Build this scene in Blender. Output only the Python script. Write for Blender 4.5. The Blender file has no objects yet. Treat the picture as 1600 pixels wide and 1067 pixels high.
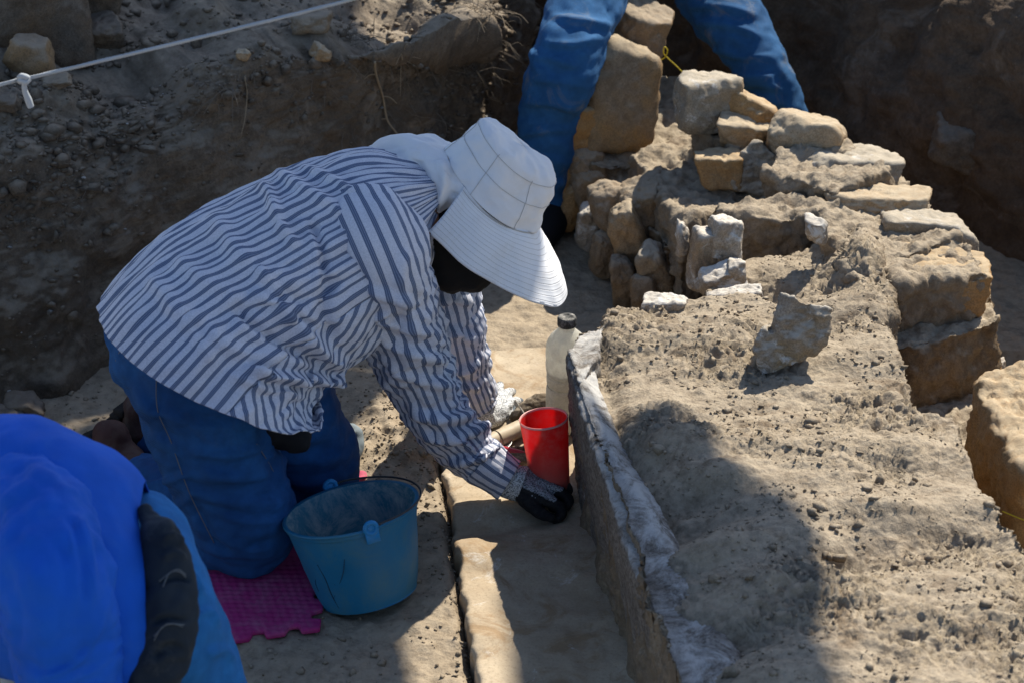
import bpy, math, random
import numpy as np
from mathutils import Vector, Matrix

random.seed(7)
rng = np.random.default_rng(7)
scene = bpy.context.scene
COL = scene.collection
PI = math.pi

# ------------------------------------------------------------------ camera
PITCH = math.radians(28.0)
FPX = 4400.0                                   # focal length in 1600-wide pixels
FWD = np.array([0, math.cos(PITCH), -math.sin(PITCH)])
UPV = np.array([0, math.sin(PITCH), math.cos(PITCH)])
RGT = np.array([1.0, 0, 0])


def ray(px, py):
    return FWD + RGT * ((px - 800) / FPX) + UPV * ((533.5 - py) / FPX)


CAM = -ray(800, 800) * 5.18                    # the floor below the digger's hand is the origin


def J(px, py, z=0.0):
    d = ray(px, py)
    return CAM + d * ((z - CAM[2]) / d[2])


def JY(px, py, y):
    d = ray(px, py)
    return CAM + d * ((y - CAM[1]) / d[1])


cam = bpy.data.cameras.new('camera')
cam.sensor_width = 36
cam.lens = 36 * FPX / 1600
cam.clip_start = 0.1
cam.clip_end = 3000
co = bpy.data.objects.new('camera', cam)
co.location = CAM
co.rotation_euler = (PI / 2 - PITCH, 0, 0)
COL.objects.link(co)
scene.camera = co
cam.dof.use_dof = True
cam.dof.focus_distance = 5.12
cam.dof.aperture_fstop = 6.3

# ------------------------------------------------------------------ light
SUN_EL, SUN_AZ = math.radians(46), math.radians(31)      # sun behind the scene, a little to the right
SUNV = np.array([math.sin(SUN_AZ) * math.cos(SUN_EL), math.cos(SUN_AZ) * math.cos(SUN_EL), math.sin(SUN_EL)])
world = bpy.data.worlds.new('World')
scene.world = world
world.use_nodes = True
nt = world.node_tree
sky = nt.nodes.new('ShaderNodeTexSky')
sky.sky_type = 'NISHITA'
sky.sun_disc = False
sky.sun_elevation = SUN_EL
sky.sun_rotation = SUN_AZ
sky.altitude = 800
bg = nt.nodes['Background']
nt.links.new(sky.outputs[0], bg.inputs[0])
bg.inputs[1].default_value = 0.108
sun = bpy.data.lights.new('sun', 'SUN')
sun.energy = 5.0
sun.angle = math.radians(0.5)
sun.color = (1.0, 0.925, 0.79)
so = bpy.data.objects.new('sun', sun)
so.rotation_euler = Vector(SUNV).to_track_quat('Z', 'Y').to_euler()
COL.objects.link(so)
vs = scene.view_settings
vs.view_transform = 'Standard'
vs.look = 'None'
vs.gamma = 1
vs.exposure = 0.68
vs.use_curve_mapping = False
scene.cycles.max_bounces = 8
scene.cycles.transparent_max_bounces = 12

# ------------------------------------------------------------------ numpy helpers
_G = np.array([(1, 1, 0), (-1, 1, 0), (1, -1, 0), (-1, -1, 0), (1, 0, 1), (-1, 0, 1), (1, 0, -1), (-1, 0, -1),
               (0, 1, 1), (0, -1, 1), (0, 1, -1), (0, -1, -1)], float)
_perm = {}


def noise(P, seed=0):
    if seed not in _perm:
        p = np.random.default_rng(seed + 1000).permutation(256)
        _perm[seed] = np.concatenate([p, p, p])
    pm = _perm[seed]
    P = np.asarray(P, float)
    I = np.floor(P).astype(np.int64)
    f = P - I
    I &= 255
    w = f * f * f * (f * (f * 6 - 15) + 10)
    out = 0
    for dx in (0, 1):
        wx = w[:, 0] if dx else 1 - w[:, 0]
        for dy in (0, 1):
            wy = w[:, 1] if dy else 1 - w[:, 1]
            for dz in (0, 1):
                wz = w[:, 2] if dz else 1 - w[:, 2]
                h = pm[pm[pm[I[:, 0] + dx] + I[:, 1] + dy] + I[:, 2] + dz] % 12
                g = _G[h]
                out = out + wx * wy * wz * (g[:, 0] * (f[:, 0] - dx) + g[:, 1] * (f[:, 1] - dy) + g[:, 2] * (f[:, 2] - dz))
    return out


def fbm(P, scale, octaves=4, seed=0, gain=0.5, ridge=False):
    P = np.asarray(P, float) * scale
    a, s = 1.0, 0
    for i in range(octaves):
        n = noise(P + 17.3 * i, seed + i)
        s = s + a * ((1 - 2 * np.abs(n)) if ridge else n)
        a *= gain
        P = P * 2.03
    return s


def unit(v):
    v = np.asarray(v, float)
    return v / max(np.linalg.norm(v), 1e-12)


def cr(keys, n, closed=False):
    """Catmull-Rom through the rows of keys, n samples."""
    K = np.asarray(keys, float)
    k = len(K)
    if closed:
        t = np.linspace(0, k, n, endpoint=False)
        i = np.floor(t).astype(int)
        u = (t - i)[:, None]
        g = lambda q: K[(i + q) % k]
    else:
        t = np.linspace(0, k - 1, n)
        i = np.minimum(np.floor(t).astype(int), k - 2)
        u = (t - i)[:, None]
        g = lambda q: np.where(((i + q) < 0)[:, None], 2 * K[0] - K[1],
                               np.where(((i + q) > k - 1)[:, None], 2 * K[-1] - K[-2], K[np.clip(i + q, 0, k - 1)]))
    p0, p1, p2, p3 = g(-1), g(0), g(1), g(2)
    return 0.5 * (2 * p1 + (p2 - p0) * u + (2 * p0 - 5 * p1 + 4 * p2 - p3) * u * u + (3 * p1 - p0 - 3 * p2 + p3) * u ** 3)


def grid_faces(n, m, close_m=False):
    i = np.arange(n - 1)[:, None]
    mm = m if close_m else m - 1
    j = np.arange(mm)[None, :]
    j2 = (j + 1) % m
    return np.stack([i * m + j, i * m + j2, (i + 1) * m + j2, (i + 1) * m + j], -1).reshape(-1, 4)


def loft(R, caps=True):
    """closed rings (n, m, 3) -> verts, quads, tris"""
    n, m, _ = R.shape
    V = R.reshape(-1, 3)
    Q = grid_faces(n, m, True)
    T = np.zeros((0, 3), int)
    if caps:
        a, b = len(V), len(V) + 1
        V = np.vstack([V, R[0].mean(0), R[-1].mean(0)])
        j = np.arange(m)
        j2 = (j + 1) % m
        T = np.vstack([np.stack([np.full(m, a), j2, j], 1),
                       np.stack([np.full(m, b), (n - 1) * m + j, (n - 1) * m + j2], 1)])
    return V, [Q, T]


def frames(P):
    T = np.gradient(P, axis=0)
    T /= np.maximum(np.linalg.norm(T, axis=1), 1e-9)[:, None]
    a = np.array([0, 0, 1.0]) if abs(T[0][2]) < .9 else np.array([1.0, 0, 0])
    N = [unit(a - T[0] * a.dot(T[0]))]
    for k in range(1, len(P)):
        v = N[-1] - T[k] * N[-1].dot(T[k])
        N.append(unit(v))
    N = np.array(N)
    return T, N, np.cross(T, N)


def tube(pts, rad, n=24, m=12, caps=True, flat=1.0):
    P = cr(pts, n)
    rad = np.atleast_1d(np.asarray(rad, float))
    r = cr(rad[:, None], n)[:, 0] if len(rad) > 1 else np.full(n, rad[0])
    T, N, B = frames(P)
    th = np.linspace(0, 2 * PI, m, endpoint=False)
    R = P[:, None] + r[:, None, None] * (np.cos(th)[None, :, None] * N[:, None] + flat * np.sin(th)[None, :, None] * B[:, None])
    return loft(R, caps)


def blob(pts, rad, n=24, m=16):
    """tube with rounded ends (a limb)"""
    P = cr(pts, n)
    r = cr(np.asarray(rad, float)[:, None], n)[:, 0]
    T, N, B = frames(P)
    th = np.linspace(0, 2 * PI, m, endpoint=False)
    e = np.array([0.05, .38, .7, .92])
    P2 = np.vstack([P[0] - T[0] * r[0] * np.sqrt(1 - e ** 2)[:, None], P, (P[-1] + T[-1] * r[-1] * np.sqrt(1 - e ** 2)[:, None])[::-1]])
    r2 = np.concatenate([r[0] * e, r, (r[-1] * e)[::-1]])
    N = np.vstack([np.repeat(N[:1], 4, 0), N, np.repeat(N[-1:], 4, 0)])
    B = np.vstack([np.repeat(B[:1], 4, 0), B, np.repeat(B[-1:], 4, 0)])
    R = P2[:, None] + r2[:, None, None] * (np.cos(th)[None, :, None] * N[:, None] + np.sin(th)[None, :, None] * B[:, None])
    return loft(R)


def lathe(prof, m=48):
    """(r, z) profile -> verts, faces about the z axis"""
    th = np.linspace(0, 2 * PI, m, endpoint=False)
    pr = np.asarray(prof, float)
    R = np.stack([pr[:, None, 0] * np.cos(th), pr[:, None, 0] * np.sin(th), np.repeat(pr[:, 1:2], m, 1)], -1)
    return loft(R, False)


def box(c, h, R=None, bev=0.0):
    """beveled box centre c, half sizes h"""
    c, h = np.asarray(c, float), np.asarray(h, float)
    bev = bev or min(h) * .12
    R = np.eye(3) if R is None else R
    k = np.array([(-1, -1), (1, -1), (1, 1), (-1, 1)], float)
    o = []
    for z, ins in ((-1, 1), (-1, 0), (1, 0), (1, 1)):
        zz = h[2] * z - (0 if ins else z * bev)
        ring = []
        for sx, sy in k:
            hx, hy = h[0] - ins * bev, h[1] - ins * bev
            ring += [(sx * hx, sy * (hy - bev), zz), (sx * (hx - bev), sy * hy, zz)] if sx * sy > 0 else [(sx * (hx - bev), sy * hy, zz), (sx * hx, sy * (hy - bev), zz)]
        o.append(ring)
    o = np.array(o) @ np.asarray(R).T + c
    return loft(o)


def join(*parts):
    V, Q, T, o = [], [], [], 0
    for v, f in parts:
        for a in f:
            if len(a):
                (Q if np.asarray(a).shape[1] == 4 else T).append(np.asarray(a) + o)
        V.append(v)
        o += len(v)
    return np.vstack(V), [np.vstack(Q) if Q else np.zeros((0, 4), int), np.vstack(T) if T else np.zeros((0, 3), int)]


def normals(V, F):
    N = np.zeros_like(V)
    for f in F:
        if len(f) == 0:
            continue
        a, b, c = V[f[:, 0]], V[f[:, 1]], V[f[:, 2]]
        n = np.cross(b - a, c - a)
        if f.shape[1] == 4:
            n = n + np.cross(c - a, V[f[:, 3]] - a)
        for k in range(f.shape[1]):
            for q in range(3):
                N[:, q] += np.bincount(f[:, k], n[:, q], len(V))
    return N / np.maximum(np.linalg.norm(N, axis=1), 1e-12)[:, None]


def smooth(V, F, it=3, w=.5):
    E = []
    for f in F:
        if len(f):
            for k in range(f.shape[1]):
                E.append(np.stack([f[:, k], f[:, (k + 1) % f.shape[1]]], 1))
    E = np.vstack(E)
    E = np.vstack([E, E[:, ::-1]])
    cnt = np.maximum(np.bincount(E[:, 0], minlength=len(V)), 1)
    for _ in range(it):
        A = np.stack([np.bincount(E[:, 0], V[E[:, 1], q], len(V)) for q in range(3)], 1) / cnt[:, None]
        V = V + w * (A - V)
    return V


def raw_mesh(V, F, name='m'):
    F = [np.asarray(f, dtype=np.int32) for f in F if len(f)]
    me = bpy.data.meshes.new(name)
    me.vertices.add(len(V))
    me.vertices.foreach_set('co', np.ascontiguousarray(V, dtype=np.float32).ravel())
    L = np.concatenate([f.ravel() for f in F])
    me.loops.add(len(L))
    me.loops.foreach_set('vertex_index', L)
    tot = np.concatenate([np.full(len(f), f.shape[1], np.int32) for f in F])
    st = np.concatenate([[0], np.cumsum(tot)[:-1]]).astype(np.int32)
    me.polygons.add(len(tot))
    me.polygons.foreach_set('loop_start', st)
    me.update(calc_edges=True)
    return me


def remesh(parts, vox):
    """union of closed shells as one even quad mesh"""
    V, F = join(*parts)
    me = raw_mesh(V, F)
    return remesh_me(me, vox)


def remesh_me(me, vox):
    ob = bpy.data.objects.new('tmp', me)
    COL.objects.link(ob)
    md = ob.modifiers.new('r', 'REMESH')
    md.mode = 'VOXEL'
    md.voxel_size = vox
    dg = bpy.context.evaluated_depsgraph_get()
    m2 = bpy.data.meshes.new_from_object(ob.evaluated_get(dg))
    V = np.empty(len(m2.vertices) * 3, np.float32)
    m2.vertices.foreach_get('co', V)
    L = np.empty(len(m2.loops), np.int32)
    m2.loops.foreach_get('vertex_index', L)
    n = len(m2.polygons)
    tot = np.empty(n, np.int32)
    m2.polygons.foreach_get('loop_total', tot)
    st = np.concatenate([[0], np.cumsum(tot)[:-1]]).astype(int)
    Q = L[st[tot == 4][:, None] + np.arange(4)]
    T = L[st[tot == 3][:, None] + np.arange(3)]
    bpy.data.objects.remove(ob)
    bpy.data.meshes.remove(m2)
    bpy.data.meshes.remove(me)
    return V.reshape(-1, 3).astype(float), [Q, T]


ORG = {}


def obj(name, V, F, mat, parent=None, smooth_=True, uv=None, loc=None, solid=0):
    V = np.asarray(V, float)
    if parent is not None:
        org = ORG[parent.name]
    else:
        org = np.array([V[:, 0].mean(), V[:, 1].mean(), V[:, 2].min()]) if loc is None else np.asarray(loc, float)
    me = raw_mesh(V - org, F, name)
    if smooth_:
        me.polygons.foreach_set('use_smooth', np.ones(len(me.polygons), bool))
    if uv is not None:
        ul = me.uv_layers.new(name='UVMap')
        L = np.empty(len(me.loops), np.int32)
        me.loops.foreach_get('vertex_index', L)
        u = uv(L, me) if callable(uv) else uv[L]
        ul.data.foreach_set('uv', np.ascontiguousarray(u, dtype=np.float32).ravel())
    me.materials.append(mat)
    o = bpy.data.objects.new(name, me)
    COL.objects.link(o)
    if parent is not None:
        o.parent = parent
    else:
        o.location = org
    ORG[o.name] = org
    if solid:
        md = o.modifiers.new('solid', 'SOLIDIFY')
        md.thickness = solid
        md.offset = 0
    return o


def tag(o, label=None, cat=None, group=None, kind=None):
    if label:
        o['label'] = label
    if cat:
        o['category'] = cat
    if group:
        o['group'] = group
    if kind:
        o['kind'] = kind
    return o


def thing(name, label, cat, loc, group=None):
    o = bpy.data.objects.new(name, None)
    o.empty_display_size = .05
    COL.objects.link(o)
    o.location = loc
    ORG[o.name] = np.asarray(loc, float)
    return tag(o, label, cat, group)


_ico = {}


def ico(sub):
    if sub not in _ico:
        import bmesh
        b = bmesh.new()
        bmesh.ops.create_icosphere(b, subdivisions=sub, radius=1)
        V = np.array([v.co[:] for v in b.verts])
        F = np.array([[v.index for v in f.verts] for f in b.faces])
        b.free()
        _ico[sub] = (V / np.linalg.norm(V, axis=1)[:, None], F)
    return _ico[sub]


def rotm(rx=0, ry=0, rz=0):
    return np.array(Matrix.Rotation(math.radians(rz), 3, 'Z') @ Matrix.Rotation(math.radians(ry), 3, 'Y') @ Matrix.Rotation(math.radians(rx), 3, 'X'))


def rock(c, size, seed, rot=(0, 0, 0), sub=5, sharp=26, npl=13, boxy=1.0, rough=.09, detail=.0038, planes=None):
    """faceted stone: rounded intersection of half spaces, then broken up by noise"""
    r = np.random.default_rng(seed)
    D, F = ico(sub)
    pl = [(np.array(n, float), d) for n, d in (((1, 0, 0), 1), ((-1, 0, 0), 1), ((0, 1, 0), 1), ((0, -1, 0), 1), ((0, 0, 1), 1), ((0, 0, -1), 1))]
    pl = [(unit(n + r.normal(0, .13, 3)), d * r.uniform(.9, 1.06) / boxy) for n, d in pl]
    for _ in range(npl):
        n = unit(r.normal(0, 1, 3))
        pl.append((n, r.uniform(.98, 1.3)))
    for n, d in planes or []:
        pl.append((unit(n), d))
    s = 0
    for n, d in pl:
        s = s + np.maximum(D @ n, 0.0) ** sharp / d ** sharp
    rad = s ** (-1.0 / sharp)
    size = np.asarray(size, float)
    V = D * rad[:, None] * size
    k = float(size.mean())
    off = r.uniform(0, 50, 3)
    N = normals(V, [F])
    q = V + off
    V = V + N * (fbm(q, .9 / k, 3, seed % 50) * rough * k + fbm(q, 2.6 / k, 3, seed % 30 + 5, .55, True) * rough * .28 * k - rough * .2 * k)[:, None]
    st = fbm(q, 1.7 / k, 2, seed % 20 + 11)                       # broken steps
    V = V + N * ((np.floor(st * 5) / 5 - st) * .05 * k)[:, None]
    V = V + N * (fbm(q, 48, 4, seed % 40 + 3, .62) * detail)[:, None]
    pit = np.maximum(noise(q * 95, 5) - .32, 0)
    V = V - N * (pit * detail * 2.2)[:, None]
    V = V @ rotm(*rot).T + np.asarray(c, float)
    return V, [F]

# ------------------------------------------------------------------ materials
class NT:
    def __init__(self, name):
        self.m = bpy.data.materials.new(name)
        self.m.use_nodes = True
        self.t = self.m.node_tree
        self.b = self.t.nodes['Principled BSDF']
        self.o = self.t.nodes['Material Output']
        self.b.inputs['Specular IOR Level'].default_value = .25
        self.co = self.n('ShaderNodeTexCoord').outputs['Object']

    def n(self, k, **kw):
        nd = self.t.nodes.new(k)
        for a, v in kw.items():
            setattr(nd, a, v)
        return nd

    def l(self, a, b):
        if hasattr(a, 'is_output') or isinstance(a, bpy.types.NodeSocket):
            self.t.links.new(a, b)
        else:
            b.default_value = a

    def noise(self, scale, detail=5, rough=.6, vec=None, dist=0, out=0):
        nd = self.n('ShaderNodeTexNoise')
        nd.inputs['Scale'].default_value = scale
        nd.inputs['Detail'].default_value = detail
        nd.inputs['Roughness'].default_value = rough
        nd.inputs['Distortion'].default_value = dist
        self.l(vec or self.co, nd.inputs['Vector'])
        return nd.outputs[out]

    def vor(self, scale, feature='F1', vec=None, out=0):
        nd = self.n('ShaderNodeTexVoronoi', feature=feature)
        nd.inputs['Scale'].default_value = scale
        self.l(vec or self.co, nd.inputs['Vector'])
        return nd.outputs[out]

    def ramp(self, f, stops, interp='LINEAR'):
        nd = self.n('ShaderNodeValToRGB')
        nd.color_ramp.interpolation = interp
        e = nd.color_ramp.elements
        while len(e) < len(stops):
            e.new(.5)
        for el, (p, c) in zip(e, stops):
            el.position = p
            el.color = (*c, 1) if isinstance(c, (tuple, list)) else (c, c, c, 1)
        self.l(f, nd.inputs[0])
        return nd.outputs[0]

    def mix(self, f, a, b, mode='MIX'):
        nd = self.n('ShaderNodeMix', data_type='RGBA', blend_type=mode)
        for v, s in ((f, nd.inputs[0]), (a, nd.inputs[6]), (b, nd.inputs[7])):
            if isinstance(v, (tuple, list)):
                s.default_value = (*v, 1)
            else:
                self.l(v, s)
        return nd.outputs[2]

    def math(self, op, a, b=0.0):
        nd = self.n('ShaderNodeMath', operation=op)
        self.l(a, nd.inputs[0])
        self.l(b, nd.inputs[1])
        return nd.outputs[0]

    def upness(self, lo=.2, hi=.8):
        g = self.n('ShaderNodeNewGeometry')
        s = self.n('ShaderNodeSeparateXYZ')
        self.l(g.outputs['Normal'], s.inputs[0])
        return self.ramp(s.outputs[2], [(lo, 0.0), (hi, 1.0)])

    def bump(self, h, strength=.5, dist=.004, prev=None):
        nd = self.n('ShaderNodeBump')
        nd.inputs['Strength'].default_value = strength
        nd.inputs['Distance'].default_value = dist
        self.l(h, nd.inputs['Height'])
        if prev is not None:
            self.l(prev, nd.inputs['Normal'])
        return nd.outputs[0]

    def done(self, col, rough=.9, nrm=None):
        if isinstance(col, (tuple, list)):
            self.b.inputs['Base Color'].default_value = (*col, 1)
        else:
            self.l(col, self.b.inputs['Base Color'])
        self.l(rough, self.b.inputs['Roughness'])
        if nrm is not None:
            self.l(nrm, self.b.inputs['Normal'])
        return self.m


def soil(name, dark, light, spot=None, s=1.0, bump=.7, fleck=.5, dust=None):
    """loose earth: broad tone, crumb grain, darker clods and pale flecks"""
    k = NT(name)
    big = k.noise(5 * s, 4, .6)
    mid = k.noise(38 * s, 6, .7)
    fine = k.noise(260 * s, 4, .75)
    c = k.mix(k.ramp(big, [(.32, 0.), (.68, 1.)]), dark, light)
    c = k.mix(k.ramp(mid, [(.3, .75), (.55, 0.)]), c, tuple(x * .55 for x in dark))
    c = k.mix(k.ramp(fine, [(.35, .55), (.6, 0.)]), c, tuple(x * .6 for x in dark))
    if dust:
        c = k.mix(k.math('MULTIPLY', k.upness(.45, .95), k.ramp(mid, [(.3, .25), (.6, .95)])), c, dust)
    if spot:
        c = k.mix(k.ramp(k.noise(9 * s, 5, .7, dist=1.2), [(.56, 0.), (.68, .8)]), c, spot)
    fl = k.vor(150 * s)
    c = k.mix(k.math('MULTIPLY', k.ramp(fl, [(.0, 1.), (.12, 0.)]), k.ramp(k.noise(30, 2), [(.5, 0.), (.62, fleck)])), c, (.55, .5, .42))
    h = k.math('ADD', k.math('MULTIPLY', mid, .8), k.math('ADD', k.math('MULTIPLY', fine, .3), k.math('MULTIPLY', k.vor(120 * s), .25)))
    return k.done(c, .95, k.bump(k.noise(620 * s, 3, .8), .4, .0016, k.bump(h, bump, .007)))


def stone(name, base, light, ochre, dustc, oc=.5, white=0.0, up=(.35, .85)):
    k = NT(name)
    # object coordinates are per stone; shift each stone by a random amount
    oi = k.n('ShaderNodeObjectInfo')
    ad = k.n('ShaderNodeVectorMath', operation='ADD')
    sc = k.n('ShaderNodeVectorMath', operation='SCALE')
    cb = k.n('ShaderNodeCombineXYZ')
    for q in range(3):
        k.l(oi.outputs['Random'], cb.inputs[q])
    k.l(cb.outputs[0], sc.inputs[0])
    sc.inputs[3].default_value = 37.0
    k.l(k.co, ad.inputs[0])
    k.l(sc.outputs[0], ad.inputs[1])
    v = ad.outputs[0]
    big = k.noise(7, 4, .6, v, .6)
    mid = k.noise(45, 6, .72, v)
    fine = k.noise(300, 4, .75, v)
    c = k.mix(k.ramp(mid, [(.33, 0.), (.66, 1.)]), base, light)
    c = k.mix(k.ramp(big, [(.5 - oc * .35, oc + .3 if oc > .1 else 0.), (.62, 0.)]), c, ochre)
    c = k.mix(k.ramp(fine, [(.36, .6), (.56, 0.)]), c, tuple(x * .5 for x in base))
    pits = k.ramp(k.vor(85, vec=v), [(.02, .8), (.2, 0.)])
    c = k.mix(k.math('MULTIPLY', pits, k.ramp(mid, [(.45, 0.), (.6, 1.)])), c, tuple(x * .35 for x in base))
    c = k.mix(k.math('MULTIPLY', k.upness(*up), k.ramp(mid, [(.25, .35), (.6, 1.)])), c, dustc)
    if white:
        c = k.mix(k.ramp(k.noise(16, 6, .75, v, .8), [(.62 - white * .2, 0.), (.72 - white * .2, .85)]), c, (.55, .54, .52))
    h = k.math('ADD', k.math('MULTIPLY', mid, .8), k.math('MULTIPLY', fine, .35))
    return k.done(c, .92, k.bump(h, .75, .005))


def denim(name, c0, c1, dusty=(.16, .17, .18), dust=.35):
    k = NT(name)
    big = k.noise(6, 4, .6)
    mid = k.noise(40, 5, .7)
    c = k.mix(k.ramp(big, [(.3, 0.), (.7, 1.)]), c0, c1)
    c = k.mix(k.ramp(mid, [(.35, .45), (.6, 0.)]), c, tuple(x * .6 for x in c0))
    w = k.n('ShaderNodeTexWave', wave_type='BANDS', bands_direction='DIAGONAL')
    w.inputs['Scale'].default_value = 190
    w.inputs['Distortion'].default_value = 1.5
    k.l(k.co, w.inputs['Vector'])
    c = k.mix(k.math('MULTIPLY', w.outputs['Fac'], .16), c, tuple(min(1, x * 1.8 + .01) for x in c1))
    c = k.mix(k.ramp(k.noise(11, 6, .75, dist=.7), [(.56, 0.), (.72, dust)]), c, dusty)
    h = k.math('ADD', k.math('MULTIPLY', mid, .5), k.math('MULTIPLY', w.outputs['Fac'], .12))
    return k.done(c, .88, k.bump(h, .35, .003))


def cloth(name, col, var=.15, dust=None, bump=.25, weave=500):
    k = NT(name)
    big = k.noise(8, 4, .6)
    fine = k.noise(weave, 3, .7)
    c = k.mix(k.ramp(big, [(.3, 0.), (.7, 1.)]), tuple(x * (1 - var) for x in col), col)
    if dust:
        c = k.mix(k.ramp(k.noise(14, 6, .75, dist=.5), [(.55, 0.), (.75, .5)]), c, dust)
    c = k.mix(k.math('MULTIPLY', fine, .12), c, tuple(x * .5 for x in col))
    return k.done(c, .85, k.bump(k.math('ADD', k.math('MULTIPLY', fine, .2), k.noise(60, 4)), bump, .002))


def plain(name, col, rough=.6, spec=.4, var=.2, dirt=None, ds=14, metal=0, bump=.1, dirtamt=.7):
    k = NT(name)
    k.b.inputs['Specular IOR Level'].default_value = spec
    k.b.inputs['Metallic'].default_value = metal
    c = k.mix(k.noise(9, 4, .6), tuple(x * (1 - var) for x in col), col)
    if dirt:
        c = k.mix(k.ramp(k.noise(ds, 7, .78, dist=.6), [(.46, 0.), (.7, dirtamt)]), c, dirt)
    return k.done(c, rough, k.bump(k.noise(70, 5, .7), bump, .002))


def stripes(name):
    """woven shirt cloth: narrow navy triple lines on pale lilac; u is metres across the stripes"""
    k = NT(name)
    uv = k.n('ShaderNodeTexCoord').outputs['UV']
    s = k.n('ShaderNodeSeparateXYZ')
    k.l(uv, s.inputs[0])
    fr = k.math('FRACT', k.math('DIVIDE', s.outputs[0], .0185))
    a = (.050, .088, .185)
    b = (.62, .64, .73)
    m = (.21, .26, .37)
    c = k.ramp(fr, [(0., b), (.58, b), (.605, a), (.675, a), (.695, m), (.72, m), (.74, a), (.815, a), (.835, m), (.86, m), (.88, a), (.955, a), (.98, b)])
    c = k.mix(k.math('MULTIPLY', k.noise(9, 5, .65), .22), c, (.30, .28, .28))
    c = k.mix(k.ramp(k.noise(420, 2, .7), [(.4, .25), (.6, 0.)]), c, (.16, .18, .24))
    return k.done(c, .85, k.bump(k.math('ADD', k.noise(45, 4), k.math('MULTIPLY', k.noise(500, 2), .2)), .22, .003))


def knit(name, c0, c1, scale=420):
    """speckled cut-resistant glove yarn"""
    k = NT(name)
    n = k.noise(scale, 2, .8)
    c = k.ramp(n, [(.42, c0), (.53, c1)])
    return k.done(c, .9, k.bump(k.vor(360), .5, .0015))


M = {}
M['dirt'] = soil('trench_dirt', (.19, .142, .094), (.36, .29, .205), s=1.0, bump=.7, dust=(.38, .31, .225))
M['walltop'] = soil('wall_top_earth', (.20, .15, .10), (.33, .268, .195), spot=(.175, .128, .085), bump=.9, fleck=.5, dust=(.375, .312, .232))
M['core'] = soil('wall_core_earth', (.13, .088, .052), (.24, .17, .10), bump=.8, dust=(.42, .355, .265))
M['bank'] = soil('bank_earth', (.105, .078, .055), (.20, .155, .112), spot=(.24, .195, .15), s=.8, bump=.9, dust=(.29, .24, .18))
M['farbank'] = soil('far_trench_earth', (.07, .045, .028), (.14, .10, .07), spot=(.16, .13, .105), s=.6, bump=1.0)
M['stone_tan'] = stone('tan_stone', (.25, .185, .115), (.40, .32, .225), (.36, .20, .075), (.43, .355, .255), .4)
M['stone_ochre'] = stone('ochre_stone', (.25, .155, .075), (.38, .25, .125), (.38, .185, .05), (.45, .355, .235), .75, up=(.5, .9))
M['stone_grey'] = stone('grey_stone', (.19, .165, .13), (.34, .30, .24), (.30, .2, .10), (.42, .37, .295), .3, .2)
M['stone_white'] = stone('limed_stone', (.24, .20, .155), (.40, .36, .31), (.30, .19, .09), (.56, .52, .46), .35, .45)
M['stone_loose'] = stone('mottled_stone', (.16, .135, .11), (.33, .295, .255), (.30, .2, .09), (.42, .385, .33), .3, .35)
M['stone_dull'] = stone('dull_stone', (.16, .122, .085), (.27, .212, .155), (.30, .17, .065), (.31, .255, .19), .4)
M['stone_rough'] = stone('brown_crag', (.17, .125, .08), (.29, .22, .15), (.34, .19, .06), (.36, .29, .2), .5)
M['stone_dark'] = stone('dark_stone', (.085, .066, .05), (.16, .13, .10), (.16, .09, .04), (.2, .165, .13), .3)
k = NT('floor_plaster')
c = k.mix(k.ramp(k.noise(4.5, 5, .6, dist=.5), [(.3, 0.), (.7, 1.)]), (.33, .25, .165), (.50, .42, .31))
c = k.mix(k.ramp(k.noise(7, 6, .7, dist=1.5), [(.52, 0.), (.62, .75)]), c, (.28, .185, .10))
c = k.mix(k.ramp(k.noise(11, 6, .75, dist=1.), [(.60, 0.), (.68, .7)]), c, (.60, .56, .5))
c = k.mix(k.ramp(k.noise(190, 4, .7), [(.3, .5), (.5, 0.)]), c, (.2, .15, .1))
M['plaster_floor'] = k.done(c, .9, k.bump(k.math('ADD', k.noise(14, 5, .6), k.math('MULTIPLY', k.noise(170, 4, .7), .25)), .5, .006))
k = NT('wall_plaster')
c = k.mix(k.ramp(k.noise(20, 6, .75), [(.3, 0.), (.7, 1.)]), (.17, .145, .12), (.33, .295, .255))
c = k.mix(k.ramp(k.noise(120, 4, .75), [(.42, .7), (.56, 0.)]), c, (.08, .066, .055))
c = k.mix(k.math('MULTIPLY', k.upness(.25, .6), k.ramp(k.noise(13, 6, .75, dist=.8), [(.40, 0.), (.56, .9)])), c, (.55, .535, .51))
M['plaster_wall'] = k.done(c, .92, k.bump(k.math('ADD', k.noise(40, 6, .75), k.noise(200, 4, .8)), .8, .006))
M['stripe'] = stripes('striped_shirt')
M['jeans'] = denim('blue_jeans', (.004, .030, .115), (.016, .098, .275), dusty=(.07, .10, .15), dust=.22)
M['jeans_b'] = denim('worn_blue_jeans', (.005, .085, .27), (.018, .165, .44), dust=.15)
M['jeans_far'] = denim('mid_blue_jeans', (.008, .052, .14), (.022, .105, .25), dusty=(.17, .17, .165), dust=.7)
M['seam'] = plain('jeans_thread', (.13, .135, .15), .8)
M['hat'] = cloth('hat_cotton', (.72, .73, .76), .08, dust=(.62, .585, .54), bump=.3, weave=650)
k = NT('hat_brim_cotton')
uvn = k.n('ShaderNodeTexCoord').outputs['UV']
sp = k.n('ShaderNodeSeparateXYZ')
k.l(uvn, sp.inputs[0])
rowf = k.math('FRACT', k.math('MULTIPLY', sp.outputs[1], 13.0))
dash = k.math('FRACT', k.math('MULTIPLY', sp.outputs[0], 150.0))
ln = k.math('MULTIPLY', k.ramp(rowf, [(.40, 0.), (.47, 1.), (.53, 1.), (.60, 0.)]), k.ramp(dash, [(.0, .55), (.7, 1.), (.85, .35)]))
c = k.mix(k.ramp(k.noise(8, 4), [(.3, 0.), (.7, 1.)]), (.67, .68, .71), (.73, .74, .765))
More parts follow.
